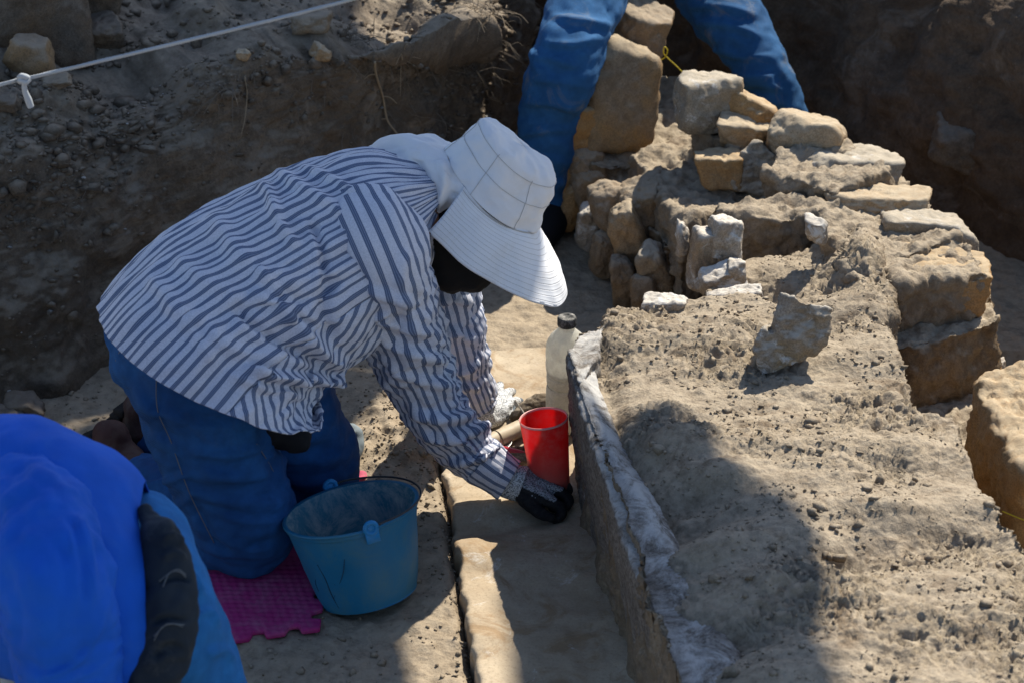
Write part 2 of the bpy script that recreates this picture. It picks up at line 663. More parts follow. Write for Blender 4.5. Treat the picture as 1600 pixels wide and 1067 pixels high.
c = k.mix(k.ramp(k.noise(14, 6, .75, dist=.5), [(.52, 0.), (.75, .5)]), c, (.60, .565, .52))
c = k.mix(k.math('MULTIPLY', ln, .55), c, (.36, .35, .34))
M['hat_brim'] = k.done(c, .85, k.bump(k.math('SUBTRACT', k.math('MULTIPLY', k.noise(600, 2), .25), ln), .5, .0015))
M['hat_seam'] = cloth('hat_seam', (.46, .455, .45), .1)
M['blueshirt'] = cloth('blue_tee_knit', (.004, .100, .58), .25, dust=(.03, .13, .5), bump=.3)
M['black'] = cloth('black_fabric', (.010, .010, .012), .2)
M['navybag'] = cloth('dark_nylon', (.014, .024, .038), .3, dust=(.09, .10, .11), bump=.4)
M['trim'] = plain('grey_piping', (.09, .11, .13), .7)
M['skin'] = plain('skin', (.32, .17, .10), .5)
M['knit'] = knit('speckled_glove', (.03, .04, .055), (.36, .38, .41))
M['knit_light'] = knit('speckled_glove_pale', (.10, .11, .12), (.62, .63, .64))
M['rubber_black'] = plain('black_palm_coating', (.010, .011, .014), .85, .2, dirt=(.06, .055, .05), ds=30, dirtamt=.5, bump=.4)
M['rubber_grey'] = plain('grey_finger_coating', (.12, .145, .17), .6, .3)
M['boot'] = plain('brown_boot', (.07, .028, .022), .7, .3, dirt=(.12, .095, .075))
M['sole'] = plain('boot_sole', (.018, .015, .014), .85, .2, dirt=(.07, .055, .045))
M['greycloth'] = cloth('grey_cloth', (.20, .24, .265), .15, bump=.3)
M['mat'] = plain('magenta_foam', (.46, .035, .185), .8, .2, var=.25, dirt=(.42, .16, .25), ds=18, dirtamt=.7)
M['pad'] = plain('rose_foam', (.52, .085, .15), .75, .3, var=.2, dirt=(.45, .2, .22), dirtamt=.4)
M['bucket'] = plain('blue_plastic', (.008, .185, .36), .55, .4, var=.4, dirt=(.06, .17, .21), ds=11, dirtamt=.8)
M['bucket_in'] = plain('dusty_blue_plastic', (.06, .21, .29), .8, .2, var=.35, dirt=(.42, .43, .40), ds=12, dirtamt=1.0)
M['lug'] = plain('bright_blue_plastic', (.015, .22, .48), .5, .4)
M['wire'] = plain('dark_wire', (.05, .055, .06), .45, .5, metal=.6)
M['marker'] = plain('black_marker', (.006, .04, .085), .6)
k = NT('red_plastic')
n1 = k.noise(38, 7, .8)
c = k.mix(k.ramp(n1, [(.44, 0.), (.70, .75)]), (.70, .020, .022), (.50, .26, .22))
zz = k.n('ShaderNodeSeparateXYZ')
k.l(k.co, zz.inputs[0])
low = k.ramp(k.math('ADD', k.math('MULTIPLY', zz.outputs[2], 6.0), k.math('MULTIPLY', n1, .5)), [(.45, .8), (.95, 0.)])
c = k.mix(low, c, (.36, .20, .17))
k.l(c, k.b.inputs['Base Color'])
k.done(c, .38, k.bump(k.noise(60, 4), .05, .002))
tr = k.n('ShaderNodeBsdfTranslucent')
tr.inputs[0].default_value = (.95, .07, .06, 1)
mx = k.n('ShaderNodeMixShader')
mx.inputs[0].default_value = .42
k.l(k.b.outputs[0], mx.inputs[1])
k.l(tr.outputs[0], mx.inputs[2])
k.l(mx.outputs[0], k.o.inputs[0])
k.b.inputs['Specular IOR Level'].default_value = .5
M['cup'] = k.m
M['cup_rim'] = plain('pink_rim_highlight', (.85, .42, .40), .4, .5)  # bright highlight along the cup rim, put into the colour as paler pink
k = NT('dusty_clear_plastic')
n1 = k.noise(22, 7, .8)
k.done((.74, .72, .66), .45, k.bump(k.noise(90, 5), .1, .002))
tr = k.n('ShaderNodeBsdfTranslucent')
tr.inputs[0].default_value = (.86, .84, .79, 1)
gl = k.n('ShaderNodeBsdfTransparent')
gl.inputs[0].default_value = (.93, .94, .92, 1)
m1 = k.n('ShaderNodeMixShader')
m1.inputs[0].default_value = .55
k.l(k.b.outputs[0], m1.inputs[1])
k.l(tr.outputs[0], m1.inputs[2])
m2 = k.n('ShaderNodeMixShader')
k.l(k.ramp(n1, [(.40, .5), (.62, .15)]), m2.inputs[0])
k.l(m1.outputs[0], m2.inputs[1])
k.l(gl.outputs[0], m2.inputs[2])
k.l(m2.outputs[0], k.o.inputs[0])
M['bottle'] = k.m
M['cap'] = plain('dusty_cap', (.06, .06, .055), .7, .3, dirt=(.5, .47, .42), ds=60, dirtamt=.8)
k = NT('cloudy_water')
k.done((.70, .68, .62), .25)
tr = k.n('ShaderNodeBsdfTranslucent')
tr.inputs[0].default_value = (.85, .83, .77, 1)
mx = k.n('ShaderNodeMixShader')
mx.inputs[0].default_value = .6
k.l(k.b.outputs[0], mx.inputs[1])
k.l(tr.outputs[0], mx.inputs[2])
k.l(mx.outputs[0], k.o.inputs[0])
M['water'] = k.m
M['bamboo'] = plain('pale_wood', (.52, .43, .31), .55, .35, dirt=(.40, .31, .2), ds=25)
M['darkwood'] = plain('weathered_wood', (.10, .075, .05), .85, .2, dirt=(.36, .31, .24), ds=45, bump=.5, dirtamt=1)
M['iron'] = plain('worn_iron', (.13, .12, .11), .6, .5, metal=.5, dirt=(.3, .26, .2), ds=40)
M['steel'] = plain('scratched_steel', (.42, .42, .41), .35, .5, metal=.85)
M['redtool'] = plain('red_handle', (.42, .02, .04), .4, .5)
M['rope'] = cloth('grey_cord', (.40, .43, .46), .15, bump=.6, weave=300)
M['yellow'] = plain('yellow_twine', (.55, .42, .02), .7)
M['straw'] = plain('dry_root', (.36, .28, .19), .9, .2, var=.4)
M['straw_grey'] = plain('grey_root', (.20, .165, .13), .9, .2, var=.4)
M['shade'] = cloth('unseen_shade_sheet', (.10, .11, .10), .1)
M['pole'] = plain('pole_metal', (.4, .4, .4), .4, .5, metal=.8)

# ------------------------------------------------------------------ ground
from mathutils.geometry import tessellate_polygon


def axis(a, b, step, far):
    f = np.arange(a, b + step / 2, step)
    g, d = [], step
    x = 0
    while x < far:
        d *= 1.35
        x += d
        g.append(x)
    g = np.array(g)
    return np.concatenate([a - g[::-1], f, b + g])


def gauss(P, c, rx, ry, amp, rot=0):
    d = P[:, :2] - np.asarray(c)[:2]
    if rot:
        a = math.radians(rot)
        d = d @ np.array([[math.cos(a), -math.sin(a)], [math.sin(a), math.cos(a)]])
    return amp * np.exp(-(d[:, 0] / rx) ** 2 - (d[:, 1] / ry) ** 2)


FL_L = cr([J(x, y)[:2] for x, y in ((668, 560), (680, 640), (692, 735), (705, 800), (714, 880), (730, 970), (745, 1067), (775, 1260))], 260)


def left_of_floor(P):
    """signed distance from the plaster floor's left edge, positive on the dirt side"""
    x = np.interp(P[:, 1], FL_L[::-1, 1], FL_L[::-1, 0])
    return x - P[:, 0]


def ground_h(P):
    d = np.hypot(P[:, 0], P[:, 1] - .5)
    h = fbm(P, 3.0, 3, 2) * .012 + fbm(P, 17, 4, 9) * .0065 * (d < 5) + fbm(P, 60, 3, 12) * .0028 * (d < 4)
    w = np.exp(-((P[:, 0] - J(622, 700)[0]) / .12) ** 2 - ((P[:, 1] - J(622, 700)[1]) / .20) ** 2)
    h = h + w * (.026 + np.abs(fbm(P, 11, 3, 21)) * .035)
    q = J(690, 860)
    h = h + .012 * np.exp(-((P[:, 0] - q[0]) / .1) ** 2 - ((P[:, 1] - q[1]) / .35) ** 2)
    e = left_of_floor(P)
    inr = (P[:, 1] > -1.1) & (P[:, 1] < .62)
    h = h - np.where(inr, .03 * np.exp(-(e / .012) ** 2), 0) - np.where(inr & (e < 0), .03, 0)
    return np.where(d > 6, 0, h)


xs, ys = axis(-1.3, 1.5, .0062, 500), axis(-.95, 2.5, .0072, 500)
X, Y = np.meshgrid(xs, ys)
P = np.stack([X.ravel(), Y.ravel(), np.zeros(X.size)], 1)
P[:, 2] = ground_h(P)
g = obj('ground', P, [grid_faces(len(ys), len(xs))[:, ::-1]], M['dirt'], loc=(0, 0, 0))
tag(g, kind='structure')

# smooth plaster floor beside the wall
n = len(FL_L)
m = 110
u = np.linspace(0, 1, m)
R = np.stack([FL_L[:, 0], FL_L[:, 1]], 1)
FR = np.stack([np.interp(R[:, 1], [-.9, .0, .6], [.62, .40, .28]), R[:, 1]], 1)
V = np.zeros((n, m + 2, 3))
V[:, 2:, :2] = R[:, None] * (1 - u[None, :, None]) + FR[:, None] * u[None, :, None]
V[:, 2:, 0] += (fbm(np.c_[R, np.zeros(n)], 22, 4, 31) * .008)[:, None] * (1 - u)[None] ** 6
fl = V[:, 2:].reshape(-1, 3)
z = .022 + fbm(fl, 5, 3, 33) * .010 + fbm(fl, 28, 3, 35) * .0018
z += gauss(fl, J(760, 805), .10, .02, .008, 15) - gauss(fl, J(775, 840), .1, .022, .010, 20) + gauss(fl, J(735, 880), .05, .04, .006)
V[:, 2:, 2] = z.reshape(n, m)
V[:, 2, 2] -= .004
V[:, 1] = V[:, 2]
V[:, 1, 2] -= .012
V[:, 1, 0] -= .002
V[:, 0] = V[:, 1]
V[:, 0, 2] = -.06
pf = obj('floor_plaster', V.reshape(-1, 3), [grid_faces(n, m + 2)], M['plaster_floor'], loc=(.2, 0, 0))
tag(pf, kind='structure')
FLOORZ = .024


# ------------------------------------------------------------------ earth banks
def bank(name, foot, crest, fan, mat, n, rows, prows, ax=1.7, amp=1.0, seed=40, plat=None):
    F = cr(foot, n)
    C = cr(crest, n)
    t = np.linspace(0, 1, rows)
    V = F[None] * (1 - t[:, None, None] ** ax) + C[None] * (t[:, None, None] ** ax)
    V[:, :, 2] = F[None, :, 2] + (C - F)[None, :, 2] * (np.sin(t * PI / 2) ** .9)[:, None]
    V[0, :, 2] -= .05
    s = np.geomspace(.004, 1, prows)
    Pl = C[None] + (np.asarray(fan) - C)[None] * s[:, None, None]
    V = np.concatenate([V, Pl], 0)
    A = V.reshape(-1, 3)
    Fc = [grid_faces(len(V), n)]
    N = normals(A, Fc)
    if N[len(N) // 4].dot(np.array([0, -1, .3])) < 0:
        N = -N
        Fc = [Fc[0][:, ::-1]]
    d = np.linalg.norm(A - CAM, axis=1)
    f = np.clip((14 - d) / 5, 0, 1)
    A = A + N * (f * amp * (fbm(A, 2.2, 3, seed) * .10 + fbm(A, 9, 4, seed + 3, .5) * .022 + fbm(A, 40, 4, seed + 5, .6) * .0065))[:, None]
    o = obj(name, A, Fc, mat, loc=F[n // 2])
    tag(o, kind='structure')
    return A, N


bk = [((-420, 790), (-420, 190, .5)), ((-60, 640), (-60, 140, .5)), ((160, 585), (150, 112, .5)), ((400, 478), (400, 96, .5)), ((600, 390), (600, 88, .48)),
      ((725, 335), (700, 70, .45)), ((785, 300), (752, 45, .43)), ((800, 250), (758, 10, .42)), ((796, 190), (748, -40, .42)), ((765, 80), (700, -140, .45)), ((700, -30), (600, -260, .5))]
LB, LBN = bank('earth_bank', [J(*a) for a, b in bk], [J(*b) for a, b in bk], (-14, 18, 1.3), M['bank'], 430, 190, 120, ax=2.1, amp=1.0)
fk = [(2100, 760), (1720, 520), (1570, 425), (1400, 325), (1230, 235), (1060, 165), (900, 120), (760, 90), (600, 60), (300, 0)]
ff = [J(*a) for a in fk]
fc = [p + np.array([.10, .26, .50]) for p in ff]
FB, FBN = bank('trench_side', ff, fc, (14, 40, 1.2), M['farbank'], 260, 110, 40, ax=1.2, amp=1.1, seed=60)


# ------------------------------------------------------------------ the stone wall
def on_bank(px, py):
    """nearest bank surface point along the view ray"""
    d = unit(ray(px, py))
    rel = LB - CAM
    t = rel @ d
    e = np.linalg.norm(rel - t[:, None] * d, axis=1)
    k_ = np.flatnonzero(e < e.min() + .006)
    return LB[k_[np.argmin(t[k_])]]


def prism(poly, z0, jitter=0):
    T = np.array(poly)
    n = len(T)
    B = T.copy()
    B[:, 2] = z0
    a = sum(T[i][0] * T[(i + 1) % n][1] - T[(i + 1) % n][0] * T[i][1] for i in range(n))
    if a < 0:
        T, B = T[::-1], B[::-1]
    V = np.vstack([T, B])
    tri = np.array(tessellate_polygon([[Vector(p) for p in T]]))
    c = np.cross(T[tri[:, 1]] - T[tri[:, 0]], T[tri[:, 2]] - T[tri[:, 0]])[:, 2]
    tri[c < 0] = tri[c < 0][:, ::-1]
    i = np.arange(n)
    j = (i + 1) % n
    return V, [np.stack([i + n, j + n, j, i], 1), np.vstack([tri, tri[:, ::-1] + n])]


def pp(z, *pts):
    return [J(x, y, z) for x, y in pts]


H = .30
wall = thing('stone_wall', 'ancient rubble stone wall with earth top and limed plaster face', 'stone wall', J(1180, 700, 0))
m1 = prism(pp(H, (905, 520), (935, 508), (965, 482), (1050, 466), (1110, 462), (1175, 452), (1235, 490), (1300, 512), (1345, 490), (1385, 512), (1418, 580), (1427, 635), (1490, 648),
              (1512, 695), (1535, 765), (1600, 848), (1705, 1010), (1790, 1230), (1090, 1230), (1052, 1040), (1000, 860), (950, 700), (918, 610)), -.05)
m1b = prism(pp(.265, (1100, 520), (1105, 430), (1150, 405), (1290, 380), (1375, 385), (1400, 500), (1330, 560)), -.05)
V, F = remesh([m1, m1b], .0043)
V = smooth(V, F, 2)
N = normals(V, F)
up = np.clip((N[:, 2] - .3) / .5, 0, 1) * (V[:, 2] > .2)


def at(px, py, z=H):
    return J(px, py, z)


dz = np.zeros(len(V))
for px, py, rx, ry, amp, ro in ((1050, 690, .11, .06, .036, -10), (1130, 745, .10, .05, .022, 0), (1075, 770, .12, .03, -.022, 10), (1200, 905, .07, .05, .022, 0), (1080, 860, .08, .04, .022, 0), (1010, 640, .06, .05, .016, 0), (1180, 840, .12, .06, .024, 10), (1110, 900, .10, .05, .020, 0),
                                (1090, 800, .08, .035, -.022, 12), (1230, 930, .10, .06, .016, 0), (1120, 985, .12, .04, -.020, 0), (1370, 800, .20, .035, .024, -12), (1420, 850, .20, .05, -.022, -10),
                                (1510, 826, .075, .05, -.040, 0), (1330, 870, .06, .035, -.034, 0), (1250, 700, .14, .05, .014, 0), (1450, 700, .10, .05, .012, 0), (1320, 545, .10, .05, .012, 0), (1060, 520, .14, .05, .014, -8),
                                (955, 510, .05, .05, .018, 0), (1350, 400, .055, .14, .065, 0), (1330, 470, .08, .08, .018, 0), (1200, 425, .06, .05, -.045, 0), (1240, 470, .10, .03, .012, 20),
                                (1400, 560, .06, .06, .012, 0), (1470, 960, .2, .06, .012, 0), (1180, 1060, .1, .06, .016, 0), (1345, 920, .04, .025, .014, 0), (1440, 905, .06, .03, .010, 0)):
    dz += gauss(V, at(px, py), rx, ry, amp, ro)
ed_ = np.clip(V[:, 0] - np.interp(V[:, 1], [-.7, -.1, .35], [J(1035, 1060, H)[0], J(975, 800, H)[0], J(905, 540, H)[0]]), 0, 1)
dz -= np.interp(V[:, 1], [-.7, -.35, .1], [.072, .060, .032]) * np.exp(-ed_ / np.interp(V[:, 1], [-.7, -.35, .1], [.085, .065, .045]))
V[:, 2] += up * dz
rough_ = np.clip(noise(V * [5, 7, 5], 85) * 1.8 + .55, .25, 1.3)
w = fbm(V * [1, 1.6, 1], 6, 4, 70, .45) * .018 + (fbm(V * [1, 1.5, 1], 26, 4, 74, .6) * .0065 + np.minimum(fbm(V, 80, 3, 78, .65), .35) * .0036) * rough_
st = fbm(V * [1, 1.4, 1], 5.5, 3, 76, .6)
w = w + (np.floor(st * 7) / 7 - st + .07) * .085 * rough_ * (V[:, 2] > .2)
w = w - np.maximum(noise(V * 48, 79) - .3, 0) * .015 * rough_
patch = np.clip(noise(V * 6, 87) * 2 + .3, 0, 1)
lump = (np.maximum(noise(V * 34, 81) - .26, 0) * .010 + np.maximum(noise(V * 75, 83) - .30, 0) * .006) * patch
V = V + N * (w + lump * up)[:, None]
core = obj('earth_core', V, F, M['walltop'], wall)
WT, WTN, WTU = V, normals(V, F), up

# plaster face: a coat along the near left side of the wall, its broken top edge showing
edge = [J(885, 551, H + .004), J(893, 585, H), J(912, 660, H - .005), J(940, 740, H - .012), J(975, 850, H - .02), J(1015, 960, H - .028), J(1058, 1067, H - .032), J(1125, 1250, H - .035)]
thick = [.010, .014, .022, .036, .056, .074, .084, .088]
E = cr(edge, 320)
TH = cr(np.array(thick)[:, None], 320)[:, 0]
th2 = np.linspace(0, 1, 46)
rows = []
for k_ in range(320):
    e, w_ = E[k_], TH[k_] * 1.15
    dn = [(0.012, -e[2] - .03), (.006, -.16), (.002, -.06), (0, -.018), (.004, -.005), (.014, 0), (w_ * .5, .002), (w_, .003), (w_ + .03, -.02)]
    pr = cr([(e[0] + a, e[1] + a * .15, e[2] + b) for a, b in dn], 46)
    rows.append(pr)
V = np.array(rows)
A = V.reshape(-1, 3)
Fc = [grid_faces(320, 46)]
N = normals(A, Fc)
if N[20][0] > 0:
    N, Fc = -N, [Fc[0][:, ::-1]]
A = A + N * (fbm(A, 7, 3, 90, .4) * .006 + fbm(A, 55, 4, 93, .65) * .0022)[:, None]
A[:, 0] += np.clip(H - A[:, 2], 0, H) / H * .020
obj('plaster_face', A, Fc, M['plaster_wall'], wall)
# rounded near corner of the plaster, turning behind the block
c0 = J(885, 551, H)
V, F = remesh([prism([J(884, 553, .305), J(905, 519, .305), J(945, 506, .305), J(935, 560, .305), J(905, 600, .305)], -.04)], .005)
V = smooth(V, F, 4)
N = normals(V, F)
V = V + N * (fbm(V, 12, 4, 98) * .008 + fbm(V, 60, 3, 99, .65) * .004)[:, None]
V[:, 0] += np.clip(H - V[:, 2], 0, H) / H * .022
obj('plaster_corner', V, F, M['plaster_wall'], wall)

# inner masses behind the near block
for nm, parts, mt, vox, sd in (
    ('earth_core', [prism(pp(.30, (1112, 320), (1200, 308), (1290, 296), (1395, 280), (1440, 310), (1500, 368), (1400, 405), (1360, 440), (1325, 430), (1292, 372), (1284, 336), (1215, 345), (1148, 338)), -.05)], 'walltop', .0055, 110),
    ('earth_core', [prism(pp(.334, (1190, 262), (1235, 205), (1290, 195), (1345, 240), (1400, 262), (1300, 300)), -.05), prism(pp(.30, (1080, 195), (1110, 150), (1160, 150), (1215, 180), (1225, 215), (1150, 235)), -.05),
                    prism(pp(.29, (1270, 300), (1400, 268), (1450, 315), (1515, 380), (1545, 425), (1400, 450), (1370, 400)), -.05)], 'walltop', .0055, 150),
    ('earth_core', [prism(pp(.225, (985, 238), (1010, 226), (1085, 200), (1200, 235), (1300, 290), (1200, 318), (1113, 336), (1066, 352), (1030, 305)), -.05)], 'walltop', .0055, 120),
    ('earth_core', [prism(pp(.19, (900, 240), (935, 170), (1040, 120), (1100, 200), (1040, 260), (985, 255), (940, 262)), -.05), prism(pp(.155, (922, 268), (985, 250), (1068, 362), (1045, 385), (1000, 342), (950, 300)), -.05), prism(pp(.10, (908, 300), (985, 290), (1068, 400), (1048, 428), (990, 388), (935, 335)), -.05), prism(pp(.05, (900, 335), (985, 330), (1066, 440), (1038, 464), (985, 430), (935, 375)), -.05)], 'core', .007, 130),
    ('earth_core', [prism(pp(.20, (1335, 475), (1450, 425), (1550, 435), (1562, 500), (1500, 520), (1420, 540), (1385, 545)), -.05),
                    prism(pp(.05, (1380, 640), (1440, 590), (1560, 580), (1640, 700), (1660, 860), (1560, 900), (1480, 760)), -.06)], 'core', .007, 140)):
    V, F = remesh(parts, vox)
    V = smooth(V, F, 2)
    N = normals(V, F)
    V = V + N * (fbm(V, 8, 4, sd) * .020 + fbm(V, 30, 4, sd + 4, .6) * .011 + np.minimum(fbm(V, 80, 3, sd + 7, .65), .4) * .004)[:, None]
    obj(nm, V, F, M[mt], wall)

# stones of the wall: px, py, z, half sizes, rotation, material, boxiness
WS = [
    (942, 350, 0.083, (0.026, 0.03, 0.058), (10, 8, 0), 'stone_white', 1),
    (967, 392, 0.064, (0.026, 0.03, 0.055), (12, 6, 20), 'stone_dull', 1),
    (1006, 368, 0.122, (0.036, 0.045, 0.085), (12, -22, 0), 'stone_tan', 1),
    (998, 440, 0.045, (0.026, 0.03, 0.062), (5, -8, 10), 'stone_dull', 1),
    (1046, 428, 0.077, (0.034, 0.04, 0.082), (8, -10, 0), 'stone_grey', 1),
    (896, 262, 0.141, (0.034, 0.05, 0.085), (0, 12, 0), 'stone_ochre', 1),
    (936, 246, 0.173, (0.044, 0.05, 0.042), (0, 10, 30), 'stone_dull', 1),
    (950, 292, 0.115, (0.044, 0.05, 0.066), (8, -18, 0), 'stone_dull', 1),
    (982, 318, 0.16, (0.045, 0.05, 0.052), (0, -20, 20), 'stone_dull', 1),
    (913, 318, 0.07, (0.028, 0.04, 0.062), (0, 6, 0), 'stone_ochre', 1),
    (1030, 468, 0.032, (0.03, 0.035, 0.06), (0, -6, 0), 'stone_dull', 1),
    (925, 200, 0.23, (0.05, 0.06, 0.06), (0, 0, 15), 'stone_ochre', 1),
    (968, 408, 0.026, (0.024, 0.03, 0.035), (0, 0, 0), 'stone_white', 1),
    (1022, 320, 0.173, (0.05, 0.05, 0.05), (0, -10, 0), 'stone_dull', 1),
    (985, 360, 0.064, (0.03, 0.04, 0.06), (0, -10, 0), 'stone_white', 1),
    (963, 150, 0.29, (0.094, 0.085, 0.135), (-6, 6, 12), 'stone_rough', 1.0),
    (918, 175, 0.25, (0.046, 0.07, 0.115), (0, 14, 10), 'stone_ochre', 0.95),
    (1000, 60, 0.36, (0.055, 0.06, 0.07), (0, 10, 0), 'stone_dull', 1),
    (1110, 406, 0.265, (0.047, 0.042, 0.082), (0, 2, 6), 'stone_white', 1.2),
    (1133, 374, 0.315, (0.031, 0.036, 0.046), (0, 8, 0), 'stone_white', 1),
    (1128, 436, 0.265, (0.05, 0.034, 0.03), (0, -4, 8), 'stone_white', 1.15),
    (1150, 424, 0.285, (0.018, 0.02, 0.022), (0, 0, 0), 'stone_white', 1),
    (1067, 376, 0.29, (0.012, 0.02, 0.032), (0, 0, 0), 'stone_white', 1),
    (1040, 476, 0.292, (0.045, 0.03, 0.016), (0, 0, 0), 'stone_white', 1),
    (1150, 462, 0.285, (0.055, 0.024, 0.016), (0, -12, 0), 'stone_white', 1),
    (1258, 222, 0.32, (0.082, 0.066, 0.058), (0, 8, -18), 'stone_tan', 1.1),
    (1325, 264, 0.3, (0.098, 0.078, 0.042), (-6, 2, -6), 'stone_grey', 1.1),
    (1108, 160, 0.355, (0.068, 0.06, 0.062), (0, -8, 20), 'stone_grey', 1),
    (1150, 176, 0.335, (0.086, 0.045, 0.046), (-10, 18, -14), 'stone_ochre', 1),
    (1166, 208, 0.31, (0.052, 0.045, 0.032), (0, 4, 0), 'stone_tan', 1),
    (1372, 316, 0.292, (0.1, 0.07, 0.028), (-4, 2, -8), 'stone_tan', 1.1),
    (1437, 360, 0.275, (0.098, 0.066, 0.034), (-4, 2, -8), 'stone_grey', 1.15),
    (1460, 438, 0.24, (0.122, 0.085, 0.054), (4, 2, -4), 'stone_ochre', 1.2),
    (1502, 556, 0.08, (0.076, 0.07, 0.078), (0, -4, -8), 'stone_ochre', 1.1),
    (1276, 360, 0.335, (0.022, 0.02, 0.022), (0, 0, 0), 'stone_white', 1)]
for i_, (px, py, z_, sz, ro, mt, bx) in enumerate(WS):
    sh = np.array([-.032, -.012, 0]) if i_ < 15 else 0
    V, F = rock(J(px, py, z_) + sh, sz, 200 + i_, ro, sub=5 if max(sz) > .04 else 4, sharp=10 if i_ < 17 else 7 if sz[2] < .02 else 24, npl=12, boxy=bx)
    obj('stone', V, F, M[mt], wall)


# ------------------------------------------------------------------ loose stones on the wall
def slabrock(outline, yc, depth, seed, tilt=0.25, vox=.004, back=.8):
    """stone from its front outline, given real thickness; the back is smaller"""
    Fr = np.array([JY(x, y, yc) for x, y in outline])
    c = Fr.mean(0)
    Fr2 = Fr.copy()
    Fr2[:, 1] += (Fr2[:, 2] - Fr2[:, 2].min()) * tilt
    Bk = c + (Fr - c) * back
    Bk[:, 1] += depth
    Bk[:, 2] -= (Bk[:, 2].min() - Fr[:, 2].min())
    n = len(Fr)
    V = np.vstack([Fr2, Bk])
    tri = np.array(tessellate_polygon([[Vector((p[0], p[2], 0)) for p in Fr]]))
    i = np.arange(n)
    j = (i + 1) % n
    area = sum(Fr[a][0] * Fr[(a + 1) % n][2] - Fr[(a + 1) % n][0] * Fr[a][2] for a in range(n))
    q = np.stack([i, i + n, j + n, j], 1)
    if area < 0:
        q = q[:, ::-1]
    a, b, c3 = Fr[tri[:, 0]], Fr[tri[:, 1]], Fr[tri[:, 2]]
    s = (b - a)[:, 0] * (c3 - a)[:, 2] - (b - a)[:, 2] * (c3 - a)[:, 0]
    tri[s < 0] = tri[s < 0][:, ::-1]
    V, F = remesh([(V, [q, np.vstack([tri, tri[:, ::-1] + n])])], vox)
    V = smooth(V, F, 3)
    N = normals(V, F)
    V = V + N * (fbm(V, 14, 4, seed) * .012 + fbm(V, 55, 4, seed + 4, .62) * .004 - np.maximum(noise(V * 100, 6) - .3, 0) * .006)[:, None]
    return V, F


V, F = slabrock([(1180, 548), (1182, 526), (1196, 512), (1209, 528), (1214, 500), (1221, 466), (1242, 474), (1272, 483), (1306, 488), (1300, 516), (1285, 548), (1256, 562), (1218, 574), (1190, 583)], J(1240, 575, .315)[1], .075, 301, .35, vox=.0034, back=.72)
o = obj('loose_stone', V - [0, 0, .012], F, M['stone_loose'])
tag(o, 'jagged brown and whitish stone standing alone on the near wall top above its dark shadow', 'stone')
V, F = rock(J(1124, 262, .268), (.058, .05, .040), 322, (3, 3, -8), sharp=16, npl=5, boxy=1.25, rough=.05)
o = obj('loose_stone', V, F, M['stone_ochre'])
tag(o, 'small tan squared stone with flat top lying loose on the far ledge of the wall', 'stone')
V, F = slabrock([(1145, 292), (1152, 270), (1172, 245), (1186, 233), (1205, 243), (1222, 272), (1226, 292), (1216, 311), (1180, 307), (1150, 302)], J(1190, 305, .232)[1], .085, 331, .5, back=.7)
o = obj('loose_stone', V, F, M['stone_grey'])
tag(o, 'grey triangular stone with a pointed top beside the small tan squared stone', 'stone')
# boulder by the right end and other stones lying about
V, F = rock(J(1640, 750, .11), (.125, .17, .19), 341, (0, -14, 12), sub=6, sharp=11, npl=8, rough=.10, detail=.006)
o = obj('boulder', V, F, M['stone_ochre'])
tag(o, 'big ochre boulder with pale top leaning at the right side of the wall', 'boulder')
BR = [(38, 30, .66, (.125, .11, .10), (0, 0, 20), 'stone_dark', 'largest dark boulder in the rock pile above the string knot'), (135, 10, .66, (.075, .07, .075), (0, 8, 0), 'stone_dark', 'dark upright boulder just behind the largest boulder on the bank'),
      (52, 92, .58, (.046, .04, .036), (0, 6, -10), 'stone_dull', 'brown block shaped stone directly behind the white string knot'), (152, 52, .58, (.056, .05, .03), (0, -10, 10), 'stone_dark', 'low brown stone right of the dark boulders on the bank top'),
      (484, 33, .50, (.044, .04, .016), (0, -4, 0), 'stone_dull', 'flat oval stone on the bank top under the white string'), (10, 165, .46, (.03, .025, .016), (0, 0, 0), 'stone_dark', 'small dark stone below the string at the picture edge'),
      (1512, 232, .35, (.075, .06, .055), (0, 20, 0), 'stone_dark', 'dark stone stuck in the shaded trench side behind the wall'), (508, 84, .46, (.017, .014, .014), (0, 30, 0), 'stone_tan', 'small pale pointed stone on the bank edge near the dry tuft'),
      (378, 88, .48, (.013, .012, .01), (0, 20, 0), 'stone_tan', 'tiny pale stone on the middle of the bank edge'), (92, 128, .49, (.030, .02, .012), (0, -10, 0), 'stone_dull', 'flat grey stone right of the dangling string end'),
      (35, 640, .02, (.04, .035, .028), (0, 0, 0), 'stone_dark', 'dark stone on the trench floor above the blue back'), (8, 655, .02, (.035, .03, .022), (0, 0, 30), 'stone_dark', 'half seen dark stone left of another stone on the trench floor'),
      (1561, 578, .06, (.012, .014, .022), (0, 0, 0), 'stone_white', 'small white stone tucked between the lower ochre block and the boulder')]
for i_, (px, py, z_, sz, ro, mt, lb) in enumerate(BR):
    c_ = J(px, py, z_)
    V, F = rock(c_, sz, 360 + i_, ro, sub=5 if max(sz) > .05 else 4, sharp=24, npl=12)
    if i_ < 10 and i_ != 6:      # rest it on the bank
        q_ = on_bank(px, py + sz[2] * .45 * 620)
        V = V - c_ + q_ + np.array([0, sz[1] * .35, sz[2] * .55])
    if i_ == 6:
        d = unit(c_ - CAM)
        rel = FB - CAM
        t_ = rel @ d
        e_ = np.linalg.norm(rel - t_[:, None] * d, axis=1)
        V = V - c_ + FB[np.argmin(e_)] + d * .05
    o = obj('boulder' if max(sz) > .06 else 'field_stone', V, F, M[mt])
    tag(o, lb, 'boulder' if max(sz) > .06 else 'stone')


